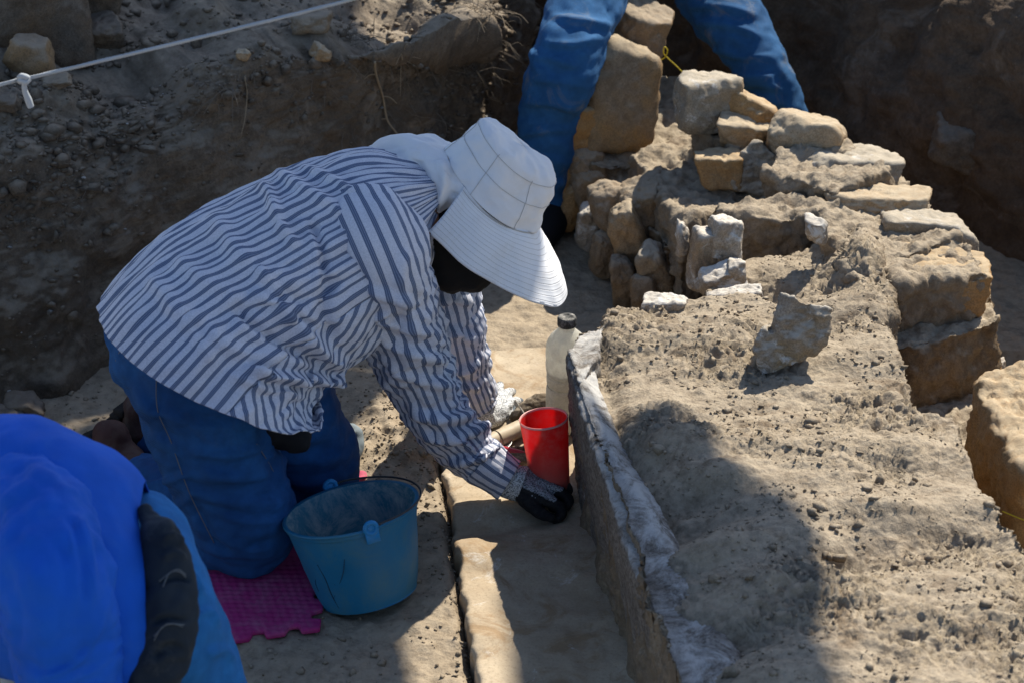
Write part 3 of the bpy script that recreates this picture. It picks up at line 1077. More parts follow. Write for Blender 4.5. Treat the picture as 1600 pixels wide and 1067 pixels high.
# ------------------------------------------------------------------ crumbs, pebbles, roots
def crumbs(name, pts, sizes, mat, seed, parent=None, sub=1, flat=.75):
    r = np.random.default_rng(seed)
    D, F = ico(sub)
    n, m = len(pts), len(D)
    jit = 1 + r.normal(0, .28, (n, m, 1))
    sc = sizes[:, None, None] * r.uniform(.6, 1.3, (n, 1, 3)) * np.array([1, 1, flat])
    V = (D[None] * jit * sc + pts[:, None]).reshape(-1, 3)
    Fc = (F[None] + (np.arange(n) * m)[:, None, None]).reshape(-1, 3)
    o = obj(name, V, [Fc], mat, parent, smooth_=False, loc=None if parent is not None else pts.mean(0))
    return tag(o, kind='stuff')


def pick(V, mask, n, seed):
    r = np.random.default_rng(seed)
    ix = np.flatnonzero(mask)
    return V[r.choice(ix, n)] + r.normal(0, .0025, (n, 3)) * [1, 1, .0]


def sizes(n, seed, lo=.0012, s=.55, hi=.011):
    return np.clip(np.random.default_rng(seed).lognormal(math.log(lo * 1.7), s, n), lo, hi)


inview = (WT[:, 1] > -1.1)
cl = noise(WT * 9, 88)
crumbs('crumbs', pick(WT, (WTU > .7) & inview & (cl > -.12), 4200, 1), sizes(4200, 2, .001), M['walltop'], 3, wall)
crumbs('crumbs', pick(WT, (WTU > .7) & inview & (cl > .15), 260, 4), sizes(260, 5, .0032, .5, .012), M['walltop'], 6, wall)
gp = rng.uniform((-1.0, -.75), (.45, 1.6), (5200, 2))
G = np.c_[gp, np.zeros(len(gp))]
keep = (left_of_floor(G) > .012)
G = G[keep]
G[:, 2] = ground_h(G) + .0005
crumbs('pebbles', G, sizes(len(G), 8, .0014, .6, .010), M['dirt'], 9)
q = J(630, 705)
G = np.c_[rng.normal(q[0], .10, 900), rng.normal(q[1], .16, 900), np.zeros(900)]
G = G[left_of_floor(G) > .0]
G[:, 2] = ground_h(G) + .001
crumbs('crumbs', G, sizes(len(G), 10, .0013, .5, .007), M['dirt'], 11)
G = np.c_[FL_L[60:][rng.integers(0, 200, 500)] + rng.normal(0, .012, (500, 2)), np.zeros(500)]
G[:, 2] = ground_h(G) + .002
crumbs('crumbs', G, sizes(500, 12, .0012, .5, .006), M['dirt'], 13)
flat_ = (LBN[:, 2] > .45) & (LB[:, 1] < 2.6) & (LB[:, 0] > -1.6)
crumbs('clods', pick(LB, flat_, 3500, 14), sizes(3500, 15, .0025, .65, .022), M['bank'], 16)
crumbs('clods', pick(LB, (LB[:, 2] > .05) & (LB[:, 1] < 2.2) & (LB[:, 0] > -1.6), 2500, 17), sizes(2500, 18, .002, .6, .014), M['bank'], 19)
sl = (LBN[:, 2] > .5) & (LB[:, 0] < J(230, 120, .5)[0]) & (LB[:, 0] > -1.2) & (LB[:, 1] < 1.9)
crumbs('clods', pick(LB, sl, 260, 20), sizes(260, 21, .006, .5, .026), M['bank'], 22, flat=.38)
fleck = pick(LB, (LB[:, 1] < 2.2) & (LB[:, 0] > -1.4), 90, 23)
crumbs('shell_flecks', fleck + [0, -.004, .002], sizes(90, 24, .002, .4, .006), M['plaster_wall'], 25)


def fibres(name, starts, dirs, lens, rad, mat, seed, droop=.4, curl=.5, n=7, parent=None):
    r = np.random.default_rng(seed)
    parts = []
    for p, d, L in zip(starts, dirs, lens):
        pts = [p]
        d = unit(d)
        for _ in range(n - 1):
            d = unit(d + r.normal(0, curl, 3) * .5 + np.array([0, 0, -droop * .3]))
            pts.append(pts[-1] + d * L / n)
        parts.append(tube(pts, [rad, rad * .8, rad * .3], n * 2, 4, False))
    V, F = join(*parts)
    o = obj(name, V, F, mat, parent, loc=None if parent is not None else np.mean(starts, 0))
    return tag(o, kind='stuff')


r = np.random.default_rng(50)
crest = (LB[:, 2] > .30) & (LB[:, 2] < .52) & (LB[:, 0] > -1.0) & (LB[:, 1] < 2.0) & (LBN[:, 1] < -.15)
ix = r.choice(np.flatnonzero(crest), 260)
fibres('dry_roots', LB[ix], LBN[ix] * .6 + r.normal(0, .5, (260, 3)), r.uniform(.02, .10, 260), .0007, M['straw_grey'], 51)
cn = (LB[:, 0] > J(640, 80, .45)[0]) & (LB[:, 2] > .2) & (LB[:, 1] < 2.2)
ix = r.choice(np.flatnonzero(cn), 70)
fibres('dry_roots', LB[ix], LBN[ix] + r.normal(0, .5, (70, 3)), r.uniform(.04, .16, 70), .0009, M['straw_grey'], 52)
ix = r.choice(np.flatnonzero((WTU > .5) & inview), 160)
fibres('rootlets', WT[ix], r.normal(0, 1, (160, 3)) * [1, 1, .25], r.uniform(.015, .06, 160), .0005, M['straw'], 53, .2, .7, parent=wall)


# long roots hanging on the bank face
for pts, rad, lb in ((((588, 92), (590, 120), (603, 150), (606, 185), (622, 205), (640, 226)), .0028, 'long forked pale root running down the bank face above the hat'),
                     (((748, 112), (760, 130), (768, 150), (782, 161)), .0020, 'short pale root on the right corner of the bank face'),
                     (((384, 125), (390, 150), (388, 185), (377, 213)), .0013, 'thin root dangling on the middle of the bank face')):
    W = [on_bank(*p) + np.array([0, -.012, .004]) for p in pts]
    a = tube(W, [rad, rad * .9, rad * .5], 40, 6)
    sub_ = [a]
    for q_ in (1, 2, 3):
        if q_ < len(W) - 1 and rad > .0015:
            b_ = W[q_] + np.array([.03 * (-1) ** q_, -.004, -.015])
            sub_.append(tube([W[q_], (W[q_] + b_) / 2 + [0, 0, .006], b_], [rad * .6, rad * .3], 12, 5))
    V, F = join(*sub_)
    tag(obj('root', V, F, M['straw']), lb, 'root')
# dry grass tufts on the bank edge
for px, py, nn, lb, mt in ((545, 62, 46, 'grey dry grass tuft on the bank edge right of the pale pointed stone', 'straw_grey'), (612, 92, 26, 'pale dry grass tuft hanging over the lit bank edge', 'straw'), (760, 20, 30, 'dry grass sticking out at the top right corner of the bank', 'straw'), (335, 135, 26, 'thin dry weed roots under the middle of the bank edge', 'straw_grey')):
    p = on_bank(px, py)
    st = p + r.normal(0, .018, (nn, 3)) * [1.6, .5, .4]
    di = np.array([.2, -.6, .35]) + r.normal(0, .6, (nn, 3))
    parts = []
    for s_, d_ in zip(st, di):
        d_ = unit(d_)
        L = r.uniform(.03, .085)
        parts.append(tube([s_, s_ + d_ * L * .5, s_ + d_ * L + [0, 0, -.25 * L]], [.0011, .0004], 8, 4, False))
    V, F = join(*parts)
    tag(obj('grass_tuft', V, F, M[mt]), lb, 'dry grass')


# ------------------------------------------------------------------ people
def pxof(V):
    r = V - CAM
    d = r @ FWD
    return np.stack([800 + FPX * (r @ RGT) / d, 533.5 - FPX * (r @ UPV) / d], 1)


def folds(V, F, lst, face=True):
    """cloth folds laid along polylines (picture coordinates of the modelling view): step > 0 makes an overlapping fold"""
    N = normals(V, F)
    q = pxof(V)
    vis = np.clip(-(N @ FWD) * 3 + .4, 0, 1) if face else 1
    D = np.zeros(len(V))
    for pts, w, amp, step in lst:
        C = cr(pts, 60)
        best = np.full(len(V), 1e9)
        sg = np.zeros(len(V))
        tt = np.zeros(len(V))
        for k_ in range(59):
            a, b = C[k_], C[k_ + 1]
            ab = b - a
            L = ab @ ab + 1e-9
            t = np.clip(((q - a) @ ab) / L, 0, 1)
            r = q - a - t[:, None] * ab
            d = np.hypot(r[:, 0], r[:, 1])
            m_ = d < best
            best = np.where(m_, d, best)
            sg = np.where(m_, np.sign(ab[0] * r[:, 1] - ab[1] * r[:, 0]), sg)
            tt = np.where(m_, (k_ + t) / 59, tt)
        x = best / w
        end = np.clip(np.minimum(tt, 1 - tt) * 6, 0, 1) ** .7
        g = np.exp(-x * x)
        D += end * (amp * g + step * sg * x * g * 1.6)
    return V + N * (D * vis)[:, None]


def assign_two(o, mat2, mask):
    """second material on the faces whose centre satisfies mask"""
    me = o.data
    me.materials.append(mat2)
    me.polygons.foreach_set('material_index', mask.astype(np.int32))


def centres(V, F):
    return np.vstack([V[f].mean(1) for f in F if len(f)])


def dist_path(P, pts):
    C = cr(pts, 24)
    return np.sqrt(((P[:, None] - C[None]) ** 2).sum(-1).min(1))


def seamline(pts, rad, mat, parent, name='seam', n=60):
    V, F = tube(pts, rad, n, 5)
    return obj(name, V, F, mat, parent)


def snap(V, px, py, lift=.001, tol=.006):
    """front surface point of a mesh seen at a picture position of the modelling view"""
    d = unit(ray(px, py))
    rel = V - CAM
    t = rel @ d
    e = np.linalg.norm(rel - t[:, None] * d, axis=1)
    k_ = np.flatnonzero(e < max(e.min() * 1.2, tol))
    return V[k_[np.argmin(t[k_])]] - d * lift


# ================= the kneeling digger in the striped shirt =================
dig = thing('person', 'kneeling digger in blue striped shirt and pale hat reaching down beside the wall', 'person', J(420, 840, 0))
Bf = unit([-.20, .98, 0])                       # towards the far side

# --- jeans
hipN, hipF = J(300, 590, .40), J(322, 512, .41)
kneeN, kneeF = J(386, 838, .075), J(497, 748, .072)
ankN, ankF = J(205, 742, .06), J(262, 690, .06)
jparts = [blob([J(274, 545, .43), J(330, 575, .42)], [.118, .112], 12, 24),
          blob([J(252, 510, .46), J(300, 525, .46)], [.096, .10], 12, 24),
          blob([hipN + [.0, .0, 0], (hipN + kneeN) / 2 + [.004, -.004, .0], kneeN + [.0, 0, .03], kneeN], [.112, .106, .093, .078], 30, 28),
          blob([hipF + [.06, 0, 0], (hipF + kneeF) / 2 + [.02, 0, .02], kneeF + [.0, 0, .04], kneeF], [.125, .105, .08, .068], 30, 28),
          blob([kneeN + [0, 0, -.002], J(300, 800, .075), ankN + [.03, -.02, .0]], [.074, .078, .058], 24, 24),
          blob([kneeF, J(372, 722, .075), ankF], [.066, .07, .055], 24, 24),
          blob([J(330, 575, .42), J(385, 615, .38)], [.075, .06], 10, 20)]
V, F = remesh(jparts, .0062)
V = smooth(V, F, 10)
V = V + normals(V, F) * (fbm(V * [1, 1, 1.6], 8, 3, 150) * .007 + fbm(V, 34, 3, 153) * .0014 - (fbm(V * [.7, .7, 1.9], 9, 3, 156, .5, True) - .9) * .006)[:, None]
V = folds(V, F, [
    ([(300, 700), (360, 706), (420, 690)], 9, .004, .006), ([(310, 730), (370, 742), (432, 735)], 9, .004, .006), ([(290, 760), (350, 778), (430, 782)], 9, .003, .005),
    ([(345, 800), (395, 812), (438, 806)], 7, .003, .006), ([(330, 830), (380, 852), (430, 850)], 8, .003, .006), ([(300, 780), (320, 830), (360, 872)], 9, -.004, .006),
    ([(250, 640), (330, 660), (400, 650)], 12, .003, .006), ([(420, 700), (470, 716), (535, 706)], 9, .003, .006), ([(430, 660), (480, 680), (530, 668)], 9, .003, .004), ([(440, 740), (480, 752), (530, 742)], 8, .003, .005),
    ([(180, 520), (210, 545), (250, 560)], 10, .003, .004), ([(195, 590), (240, 640), (260, 700)], 12, -.003, .004), ([(415, 640), (418, 700), (440, 770)], 12, -.008, .0),
    ([(200, 748), (240, 752), (300, 735)], 7, .004, .007), ([(215, 780), (260, 790), (300, 770)], 8, .003, .006), ([(330, 590), (380, 615), (440, 640)], 10, .004, .003)])
jeans = obj('jeans', V, F, M['jeans'], dig)
JV = V
for pts in ([(243, 548), (240, 590), (244, 640), (262, 690), (292, 770), (330, 850)], [(186, 500), (186, 540), (176, 566)], [(404, 690), (430, 735), (462, 800)]):
    seamline([snap(V, *p) for p in pts], .0009, M['seam'], jeans)
seamline([snap(V, *p) for p in [(248, 554), (290, 566), (330, 600), (350, 640)]], .0009, M['seam'], jeans)
# pouch hanging at the belt
V, F = remesh([blob([J(415, 672, .30), J(466, 684, .285)], [.030, .024], 8, 14)], .005)
V = V + normals(V, F) * (fbm(V, 24, 3, 160) * .008)[:, None]
obj('belt_pouch', V, F, M['black'], dig)
# boots, toes on the ground
for a_, k_, sd in ((ankN, kneeN, 1), (ankF, kneeF, 2)):
    d = unit((a_ - k_) * [1, 1, 0])
    heel = a_ + d * .055 + [0, 0, .055]
    toe = a_ + d * .075 + [0, 0, -.035]
    up_ = blob([a_ - d * .01, a_ + d * .045 + [0, 0, .012], heel + d * .002], [.045, .048, .036], 10, 18)
    lo_ = blob([a_ + d * .045, toe + [0, 0, .02]], [.045, .034], 10, 18)
    V, F = remesh([up_, lo_], .005)
    V = smooth(V, F, 4)
    V = V + normals(V, F) * (fbm(V, 30, 3, 170) * .003)[:, None]
    bt = obj('boot', V, F, M['boot'], dig)
    s_ = np.cross(d, [0, 0, 1])
    so_ = []
    for t_ in np.linspace(0, 1, 9):
        p = heel * (1 - t_) + toe * t_ + d * (.03 + .012 * math.sin(t_ * PI))
        so_.append(box(p, (.012, .036 + .006 * math.sin(t_ * PI), .0085), np.stack([d, s_, [0, 0, 1]], 1), .003))
    V, F = join(*so_)
    obj('sole', V, F, M['sole'], bt)

# --- torso of the shirt
def vec(dx, dy, y=0.0, s=845.0):
    """world offset from a picture offset with a given depth part"""
    return np.array([dx / s, y, (-dy / s - .469 * y) / .883])


RK = [  # C (px, py, z), back half vector, front half vector, lateral half width
    (J(306, 552, .45), vec(-136, -56, 0), vec(150, 76, -.01), .185),
    (J(328, 530, .465), vec(-113, -79, 0), vec(130, 92, -.01), .188),
    (J(375, 478, .495), vec(-81, -92, 0), vec(92, 118, -.01), .19),
    (J(445, 424, .525), vec(-53, -93, .0), vec(66, 128, .0), .19),
    (J(515, 388, .55), vec(-32, -100, .02), vec(48, 135, .0), .185),
    (J(580, 352, .575), vec(-12, -92, .02), vec(40, 110, .0), .165),
    (J(630, 322, .595), vec(12, -62, .01), vec(26, 78, .0), .115),
    (J(668, 300, .61), vec(24, -34, .01), vec(6, 44, .0), .07)]
NS = 190
KC = cr([k_[0] for k_ in RK], NS)
KA = cr([k_[1] for k_ in RK], NS)
KD = cr([k_[2] for k_ in RK], NS)
KW = cr([[k_[3]] for k_ in RK], NS)[:, 0]


def torso_pts(th, i=None):
    c, s = np.cos(th), np.sin(th)
    cc, ss = np.sign(c) * np.abs(c) ** .92, np.sign(s) * np.abs(s) ** .92
    A = np.where((c > 0)[None, :, None], KA[:, None], -KD[:, None])
    return KC[:, None] + A * cc[None, :, None] + (-Bf) * KW[:, None, None] * ss[None, :, None]


arcl = np.concatenate([[0], np.cumsum(np.linalg.norm(np.diff(KC, axis=0), axis=1))])
TF = [
    ([(405, 285), (425, 305), (440, 350), (470, 390)], 10, .007, .004), ([(430, 262), (470, 290), (520, 320), (560, 360)], 11, .006, .004), ([(470, 260), (520, 280), (575, 315)], 8, .005, .003),
    ([(330, 330), (360, 380), (400, 420), (470, 450)], 18, .008, .0), ([(270, 400), (320, 440), (380, 470)], 16, .006, .0), ([(230, 430), (290, 490), (350, 520)], 14, .006, .0),
    ([(395, 452), (440, 480), (490, 530), (545, 572)], 15, .010, .010), ([(520, 430), (500, 480), (520, 540)], 14, -.008, .006), ([(360, 480), (420, 530), (500, 572)], 11, -.007, .008),
    ([(320, 520), (380, 552), (450, 560)], 12, .007, .0), ([(380, 572), (430, 584), (500, 588), (545, 580)], 9, .012, .012), ([(350, 585), (420, 612), (480, 622)], 9, .006, -.003),
    ([(400, 420), (450, 470), (500, 500)], 10, .007, .005), ([(480, 340), (500, 390), (505, 450)], 9, -.006, .006), ([(250, 470), (300, 520), (340, 575)], 10, .004, .0),
    ([(440, 600), (450, 630), (448, 655)], 8, .005, 0), ([(490, 600), (500, 630), (500, 655)], 8, .005, 0)]


def panel(a0, a1, m_, front):
    th = np.radians(np.linspace(a0, a1, m_))
    P = torso_pts(th)
    if front:
        # open front: the tail hangs below the belt
        w_ = np.exp(-((th - PI * 1.0) / .75) ** 2)[None, :] * np.clip(1 - arcl / .22, 0, 1)[:, None] ** 1.3
        P = P + w_[..., None] * np.array([.035, -.01, -.008])
    V = P.reshape(-1, 3)
    F = [grid_faces(NS, m_)]
    S, T = np.meshgrid(arcl, th, indexing='ij')
    ss, tt = S.ravel(), T.ravel()
    N = normals(V, F)
    V = V + N * (fbm(np.stack([ss * 5, tt * .19 * 16, ss * 0], 1), 1.0, 3, 180) * .008 + fbm(np.stack([ss * 14, tt * .19 * 34, ss * 0], 1), 1, 3, 185) * .003 - (fbm(np.stack([ss * 4.5 + tt * .9, tt * .19 * 15 - ss * 3, ss * 0], 1), 1, 3, 188, .5, True) - .9) * .0055)[:, None]
    V = folds(V, F, [(p_, w_ * .9, a_ * 1.5, s_ * 1.5) for p_, w_, a_, s_ in TF])
    if front:
        u = (tt * .19) * math.cos(.62) + ss * math.sin(.62)
    else:
        u = tt * .19 + .004 * np.sin(ss * 22)
    uv = np.stack([u, ss], 1)
    return V, F, uv


V, F, uv = panel(-112, 98, 150, False)
shirt = obj('shirt', V, F, M['stripe'], dig, uv=uv, solid=.0022)
SV = V
V2, F2, uv2 = panel(98, 250, 120, True)
obj('front_panel', V2, F2, M['stripe'], shirt, uv=uv2, solid=.0022)
# placket edge of the open tail
nt_ = 118
ed = V2.reshape(NS, 120, 3)


def sleeve(keys, rads, n, m_, fold_l, name, seed, cuffpart=True, flat=.92):
    P = cr(keys, n)
    r = cr(np.array(rads)[:, None], n)[:, 0]
    T, N, B = frames(P)
    th = np.linspace(0, 2 * PI, m_ + 1) + math.atan2(B[n // 3][1], N[n // 3][1])
    R = P[:, None] + r[:, None, None] * (np.cos(th)[None, :, None] * N[:, None] + flat * np.sin(th)[None, :, None] * B[:, None])
    V = R.reshape(-1, 3)
    F = [grid_faces(n, m_ + 1)]
    L = np.concatenate([[0], np.cumsum(np.linalg.norm(np.diff(P, axis=0), axis=1))])
    S, TT = np.meshgrid(L, th, indexing='ij')
    ss, tt = S.ravel(), TT.ravel()
    cyl = np.stack([np.cos(tt) * 1.1, np.sin(tt) * 1.1, ss * 16], 1)
    Nn = normals(V, F)
    amp = .5 + .5 * np.sin(ss / L[-1] * PI)
    V = V + Nn * ((fbm(cyl, 1.0, 3, seed) * .010 + fbm(cyl * [1, 1, 1.5], 2.1, 3, seed + 4) * .004 - (fbm(cyl * [.8, .8, .9], 1.3, 3, seed + 6, .5, True) - .9) * .006) * amp)[:, None]
    V = folds(V, F, [(p_, w_, a_ * 1.35, s_ * 1.35) for p_, w_, a_, s_ in fold_l])
    uv = np.stack([tt / (2 * PI) * 24 * .0185, ss], 1)
    return V, F, uv, P


NK = [J(562, 345, .60), J(585, 392, .575), J(607, 455, .49), J(636, 540, .365), J(676, 630, .23), J(724, 694, .138), J(762, 728, .098), J(790, 746, .078)]
V, F, uv, NP = sleeve(NK, [.085, .097, .088, .076, .064, .053, .042, .035], 230, 130, [
    ([(530, 430), (590, 455), (660, 470)], 9, .005, .006), ([(545, 480), (610, 500), (690, 520)], 9, .005, .007), ([(590, 520), (640, 545), (715, 560)], 9, .005, .008), ([(600, 570), (660, 590), (730, 600)], 8, .004, .006),
    ([(640, 640), (690, 650), (745, 640)], 8, .005, .008), ([(660, 680), (710, 678), (770, 655)], 8, .006, .008), ([(690, 665), (730, 690), (760, 720)], 7, .006, .006), ([(700, 720), (740, 712), (785, 690)], 7, .006, .008),
    ([(520, 390), (560, 440), (580, 520)], 10, -.005, .004), ([(640, 390), (630, 450), (650, 520)], 9, .005, .003), ([(690, 540), (700, 590), (730, 640)], 9, -.004, .005)], 'sleeve', 190)
sl = obj('sleeve', V, F, M['stripe'], shirt, uv=uv, solid=.002)
# cuff
CP = [J(748, 717, .112), J(772, 734, .092), J(796, 749, .076)]
P = cr(CP, 30)
T, N_, B_ = frames(P)
th = np.linspace(0, 2 * PI, 81)
rr = np.interp(np.linspace(0, 1, 30), [0, .1, .9, 1], [.045, .0455, .041, .040])
V = (P[:, None] + rr[:, None, None] * (np.cos(th)[None, :, None] * N_[:, None] + .95 * np.sin(th)[None, :, None] * B_[:, None])).reshape(-1, 3)
F = [grid_faces(30, 81)]
V = V + normals(V, F) * (fbm(V, 22, 3, 196) * .006)[:, None]
tt = np.tile(th, 30)
ss = np.repeat(np.linspace(0, .06, 30), 81)
obj('cuff', V, F, M['stripe'], shirt, uv=np.stack([tt / (2 * PI) * 16 * .0185, ss], 1), solid=.003)
FK = [J(610, 300, .57), J(645, 345, .50), J(682, 420, .39), J(704, 500, .27), J(722, 575, .15), J(742, 628, .075), J(752, 645, .055)]
V, F, uv, FP = sleeve(FK, [.08, .085, .074, .062, .055, .044, .038], 150, 100, [
    ([(680, 470), (710, 460), (740, 470)], 8, .006, .008), ([(690, 520), (715, 515), (745, 530)], 8, .006, .008), ([(700, 570), (725, 575), (745, 560)], 7, .006, .008), ([(705, 610), (730, 600), (750, 605)], 6, .005, .006)], 'sleeve', 210)
obj('sleeve', V, F, M['stripe'], shirt, uv=uv, solid=.002)

# --- head under the hat
O = J(771, 303, .60)
fw = unit([.74, .06, -.67])
lf = unit(np.cross(np.cross(fw, [-.1, 1, 0]), fw))          # towards the far ear
lf = unit(np.array([-.08, 1, 0]) - fw * np.dot([-.08, 1, 0], fw))
uu = np.cross(fw, lf)
if uu[2] < 0:
    uu = -uu


def HL(f, l, u):
    return O + fw * f + lf * l + uu * u


D, If = ico(4)
hd = D * [.094, .074, .118]
hd = hd + np.where((hd[:, 0:1] > 0), 1, 0) * np.array([.0, 0, -.012]) * (D[:, 0:1])
nose = np.exp(-((D[:, 1]) / .16) ** 2 - ((D[:, 2] + .12) / .2) ** 2) * (D[:, 0] > .5)
hd[:, 0] += nose * .022
hdW = O + hd[:, :1] * fw + hd[:, 1:2] * lf + (hd[:, 2:] - .045) * uu
neck = blob([HL(-.01, 0, -.11), KC[-8]], [.054, .052], 12, 20)
bparts = [(hdW, [If]), neck, blob([KC[50], KC[80], KC[110], KC[150]], [.08, .11, .12, .085], 24, 24), blob(NK[1:], [.05, .045, .04, .038, .034, .03, .03], 30, 16), blob(FK[1:-1], [.05, .045, .038, .034, .026], 30, 16),
          blob([KC[50], J(315, 565, .42)], [.06, .05], 10, 20), blob([hipN, kneeN], [.06, .05], 20, 16), blob([hipF, kneeF], [.06, .045], 20, 16), blob([kneeN, ankN], [.05, .04], 16, 14), blob([kneeF, ankF], [.048, .04], 16, 14)]
V, F = remesh(bparts, .009)
V = smooth(V, F, 3)
obj('body', V, F, M['skin'], dig)
# black face cover
V = O + (hd[:, :1] * 1.05 + .002) * fw + hd[:, 1:2] * 1.06 * lf + (hd[:, 2:] * 1.0 - .047) * uu
low = blob([HL(.05, 0, -.125), HL(.0, -.0, -.14), KC[-4]], [.062, .068, .060], 20, 24)
V, F = remesh([(V[:], [If]), low], .006)
V = smooth(V, F, 2)
msk = ((V - O) @ uu) < -.012
ctr = centres(V, F)
V = V + normals(V, F) * (fbm(V, 26, 3, 220) * .006 * (((V - O) @ uu) < -.03))[:, None]
keep = [f[((ctr_ - O) @ uu) < .2] for f, ctr_ in zip([f for f in F if len(f)], [V[f].mean(1) for f in F if len(f)])]
obj('face_cover', V, keep, M['black'], dig)

# --- hat
ML = 120
th = np.linspace(0, 2 * PI, ML, endpoint=False)            # 0 at the front, + towards the near ear


def crown_base(t):
    return HL(0, 0, 0) + (.107 * np.cos(t) - .010)[:, None] * fw - .090 * np.sin(t)[:, None] * lf + (.006 * np.cos(2 * t))[:, None] * uu


vv = np.linspace(0, 1, 60)
rad = np.where(vv < .62, 1 - .20 * vv / .62, .80 * np.sqrt(np.clip(1 - ((vv - .62) / .38) ** 2, 0, 1)) ** .78)
hgt = np.where(vv < .62, (.077 * vv / .62), .077 + .021 * np.sin((vv - .62) / .38 * PI / 2))
cb = crown_base(th)
cax = unit(uu * .85 + np.array([-.10, 0, .20]))            # the soft crown slumps upright
R = O + (cb - O)[None] * rad[:, None, None] + cax * hgt[:, None, None]
R[-1] = R[-1].mean(0)
V = R.reshape(-1, 3)
F = [grid_faces(60, ML, True)]
N = normals(V, F)
V = V + N * (fbm(V, 9, 3, 230) * .010 + fbm(V, 24, 3, 233) * .003 - fbm(V, 13, 3, 236, .5, True) * .004)[:, None]
V = folds(V, F, [([(705, 215), (745, 225), (790, 240)], 12, .005, .003), ([(800, 225), (830, 262), (842, 275)], 10, -.010, .006), ([(815, 250), (850, 275), (862, 300)], 8, .006, .003), ([(735, 250), (770, 262), (800, 300)], 14, .004, 0),
                 ([(700, 245), (725, 275), (738, 305)], 7, -.006, .005), ([(770, 285), (800, 310), (845, 335)], 9, .004, .002), ([(760, 210), (775, 235), (772, 280)], 9, .003, .0)])
hat = obj('hat', V, F, M['hat'], dig, solid=.002)
CV = V.reshape(60, ML, 3)
N = normals(V, F)
if (N * (V - V.mean(0))).sum() < 0:
    N = -N
# crown seams: three vertical ones, one round the top edge and one round the base
for ang in (62, 118, 0, 180, 242, 298):
    j_ = int(round(ang / 360 * ML)) % ML
    seamline([CV[i_, j_] + N.reshape(60, ML, 3)[i_, j_] * .0019 for i_ in range(0, 44, 3)], .0005, M['hat_seam'], hat)
for row in (22, 40):
    pts = CV[row] + N.reshape(60, ML, 3)[row] * .0019
    seamline(list(pts) + [pts[0]], .0005, M['hat_seam'], hat, n=240)
# brim: a wide stitched visor from ear to ear
tb = np.radians(np.linspace(-128, 128, 150))
inn = crown_base(tb) * 1.0 - uu * .001
fo = np.interp(np.abs(np.degrees(tb)), [0, 40, 70, 100, 128], [.135, .124, .092, .036, -.004])
dn = np.interp(np.abs(np.degrees(tb)), [0, 40, 70, 100, 128], [.066, .066, .066, .080, .086])
ou = np.interp(np.abs(np.degrees(tb)), [0, 40, 70, 100, 128], [.0, .036, .062, .062, .046])
off = fw * fo[:, None] - uu * dn[:, None] - lf * (ou * np.sign(tb))[:, None]
vr = np.linspace(0, 1, 74)
ben = (vr - vr ** 2)
R = inn[None] + off[None] * vr[:, None, None] + (uu * .5 + fw * .25)[None, None] * (ben * .055)[:, None, None]
rib = np.abs(np.sin(vr * PI * 13)) ** .5
nb = unit(uu * .8 + fw * .5)
nside = nb[None] * np.cos(tb)[:, None] + (-lf)[None] * (np.sin(tb))[:, None] * .8
R = R + nside[None] * (rib * .0004)[:, None, None]
V = R.reshape(-1, 3)
V = V + (fbm(V, 9, 3, 240) * .006)[:, None] * nb
F = [grid_faces(74, 150)]
brim = obj('brim', V, F, M['hat_brim'], hat, solid=.004, uv=np.stack([np.tile(np.linspace(0, 1, 150), 74), np.repeat(vr, 150)], 1))
BV = V.reshape(74, 150, 3)
seamline(list(BV[-1][::4]), .0026, M['hat'], hat, 'brim_binding', 200)
seamline([p + nside[j_] * .0042 for j_, p in zip(range(0, 150, 4), BV[2][::4])], .0011, M['hat_seam'], hat, n=160)
# neck flap
tf = np.radians(np.linspace(100, 262, 90))
top = crown_base(tf)
hem = cr([J(690, 392, .49), J(654, 362, .535), J(626, 328, .575), J(596, 284, .612), J(573, 256, .63), J(568, 238, .63), J(590, 226, .62), J(630, 222, .585), J(672, 232, .55), J(700, 262, .50)], 90)
vr = np.linspace(0, 1, 80)
R = top[None] * (1 - vr)[:, None, None] + hem[None] * vr[:, None, None]
bul = np.sin(vr * PI)[:, None, None]
R = R + bul * np.array([-.01, -.012, .026])
V = R.reshape(-1, 3)
F = [grid_faces(80, 90)]
Nf = normals(V, F)
if Nf[40 * 90 + 30] @ FWD > 0:
    F = [F[0][:, ::-1]]
ph = np.tile(np.linspace(0, 1, 90), 80)
vv2 = np.repeat(vr, 90)
V = V + normals(V, F) * (fbm(np.stack([ph * 6, vv2 * 1.6, vv2 * 0], 1), 1.0, 3, 250) * .016 * np.sin(vv2 * PI) ** .6 * (1 - .3 * vv2))[:, None]
V = folds(V, F, [([(692, 250), (698, 290), (690, 330), (684, 365)], 9, .012, .010), ([(640, 245), (655, 275), (672, 310)], 12, -.010, .006), ([(610, 240), (640, 262), (662, 300), (672, 345)], 11, .008, .006), ([(700, 300), (715, 320), (700, 355)], 8, -.006, .006), ([(600, 255), (630, 285), (660, 330)], 10, -.004, .004)])
flap = obj('neck_flap', V, F, M['hat'], hat, solid=.002)
FV = V.reshape(80, 90, 3)
seamline(list(FV[-1][::3]), .0024, M['hat'], flap, 'hem', 120)
seamline([p - FWD * .0022 for p in FV[-7][::3]], .0009, M['hat_seam'], flap, 'hem', 120)


# --- gloves
def hand(parts, vox=.0026, sm=3):
    V, F = remesh(parts, vox)
    return smooth(V, F, sm), F


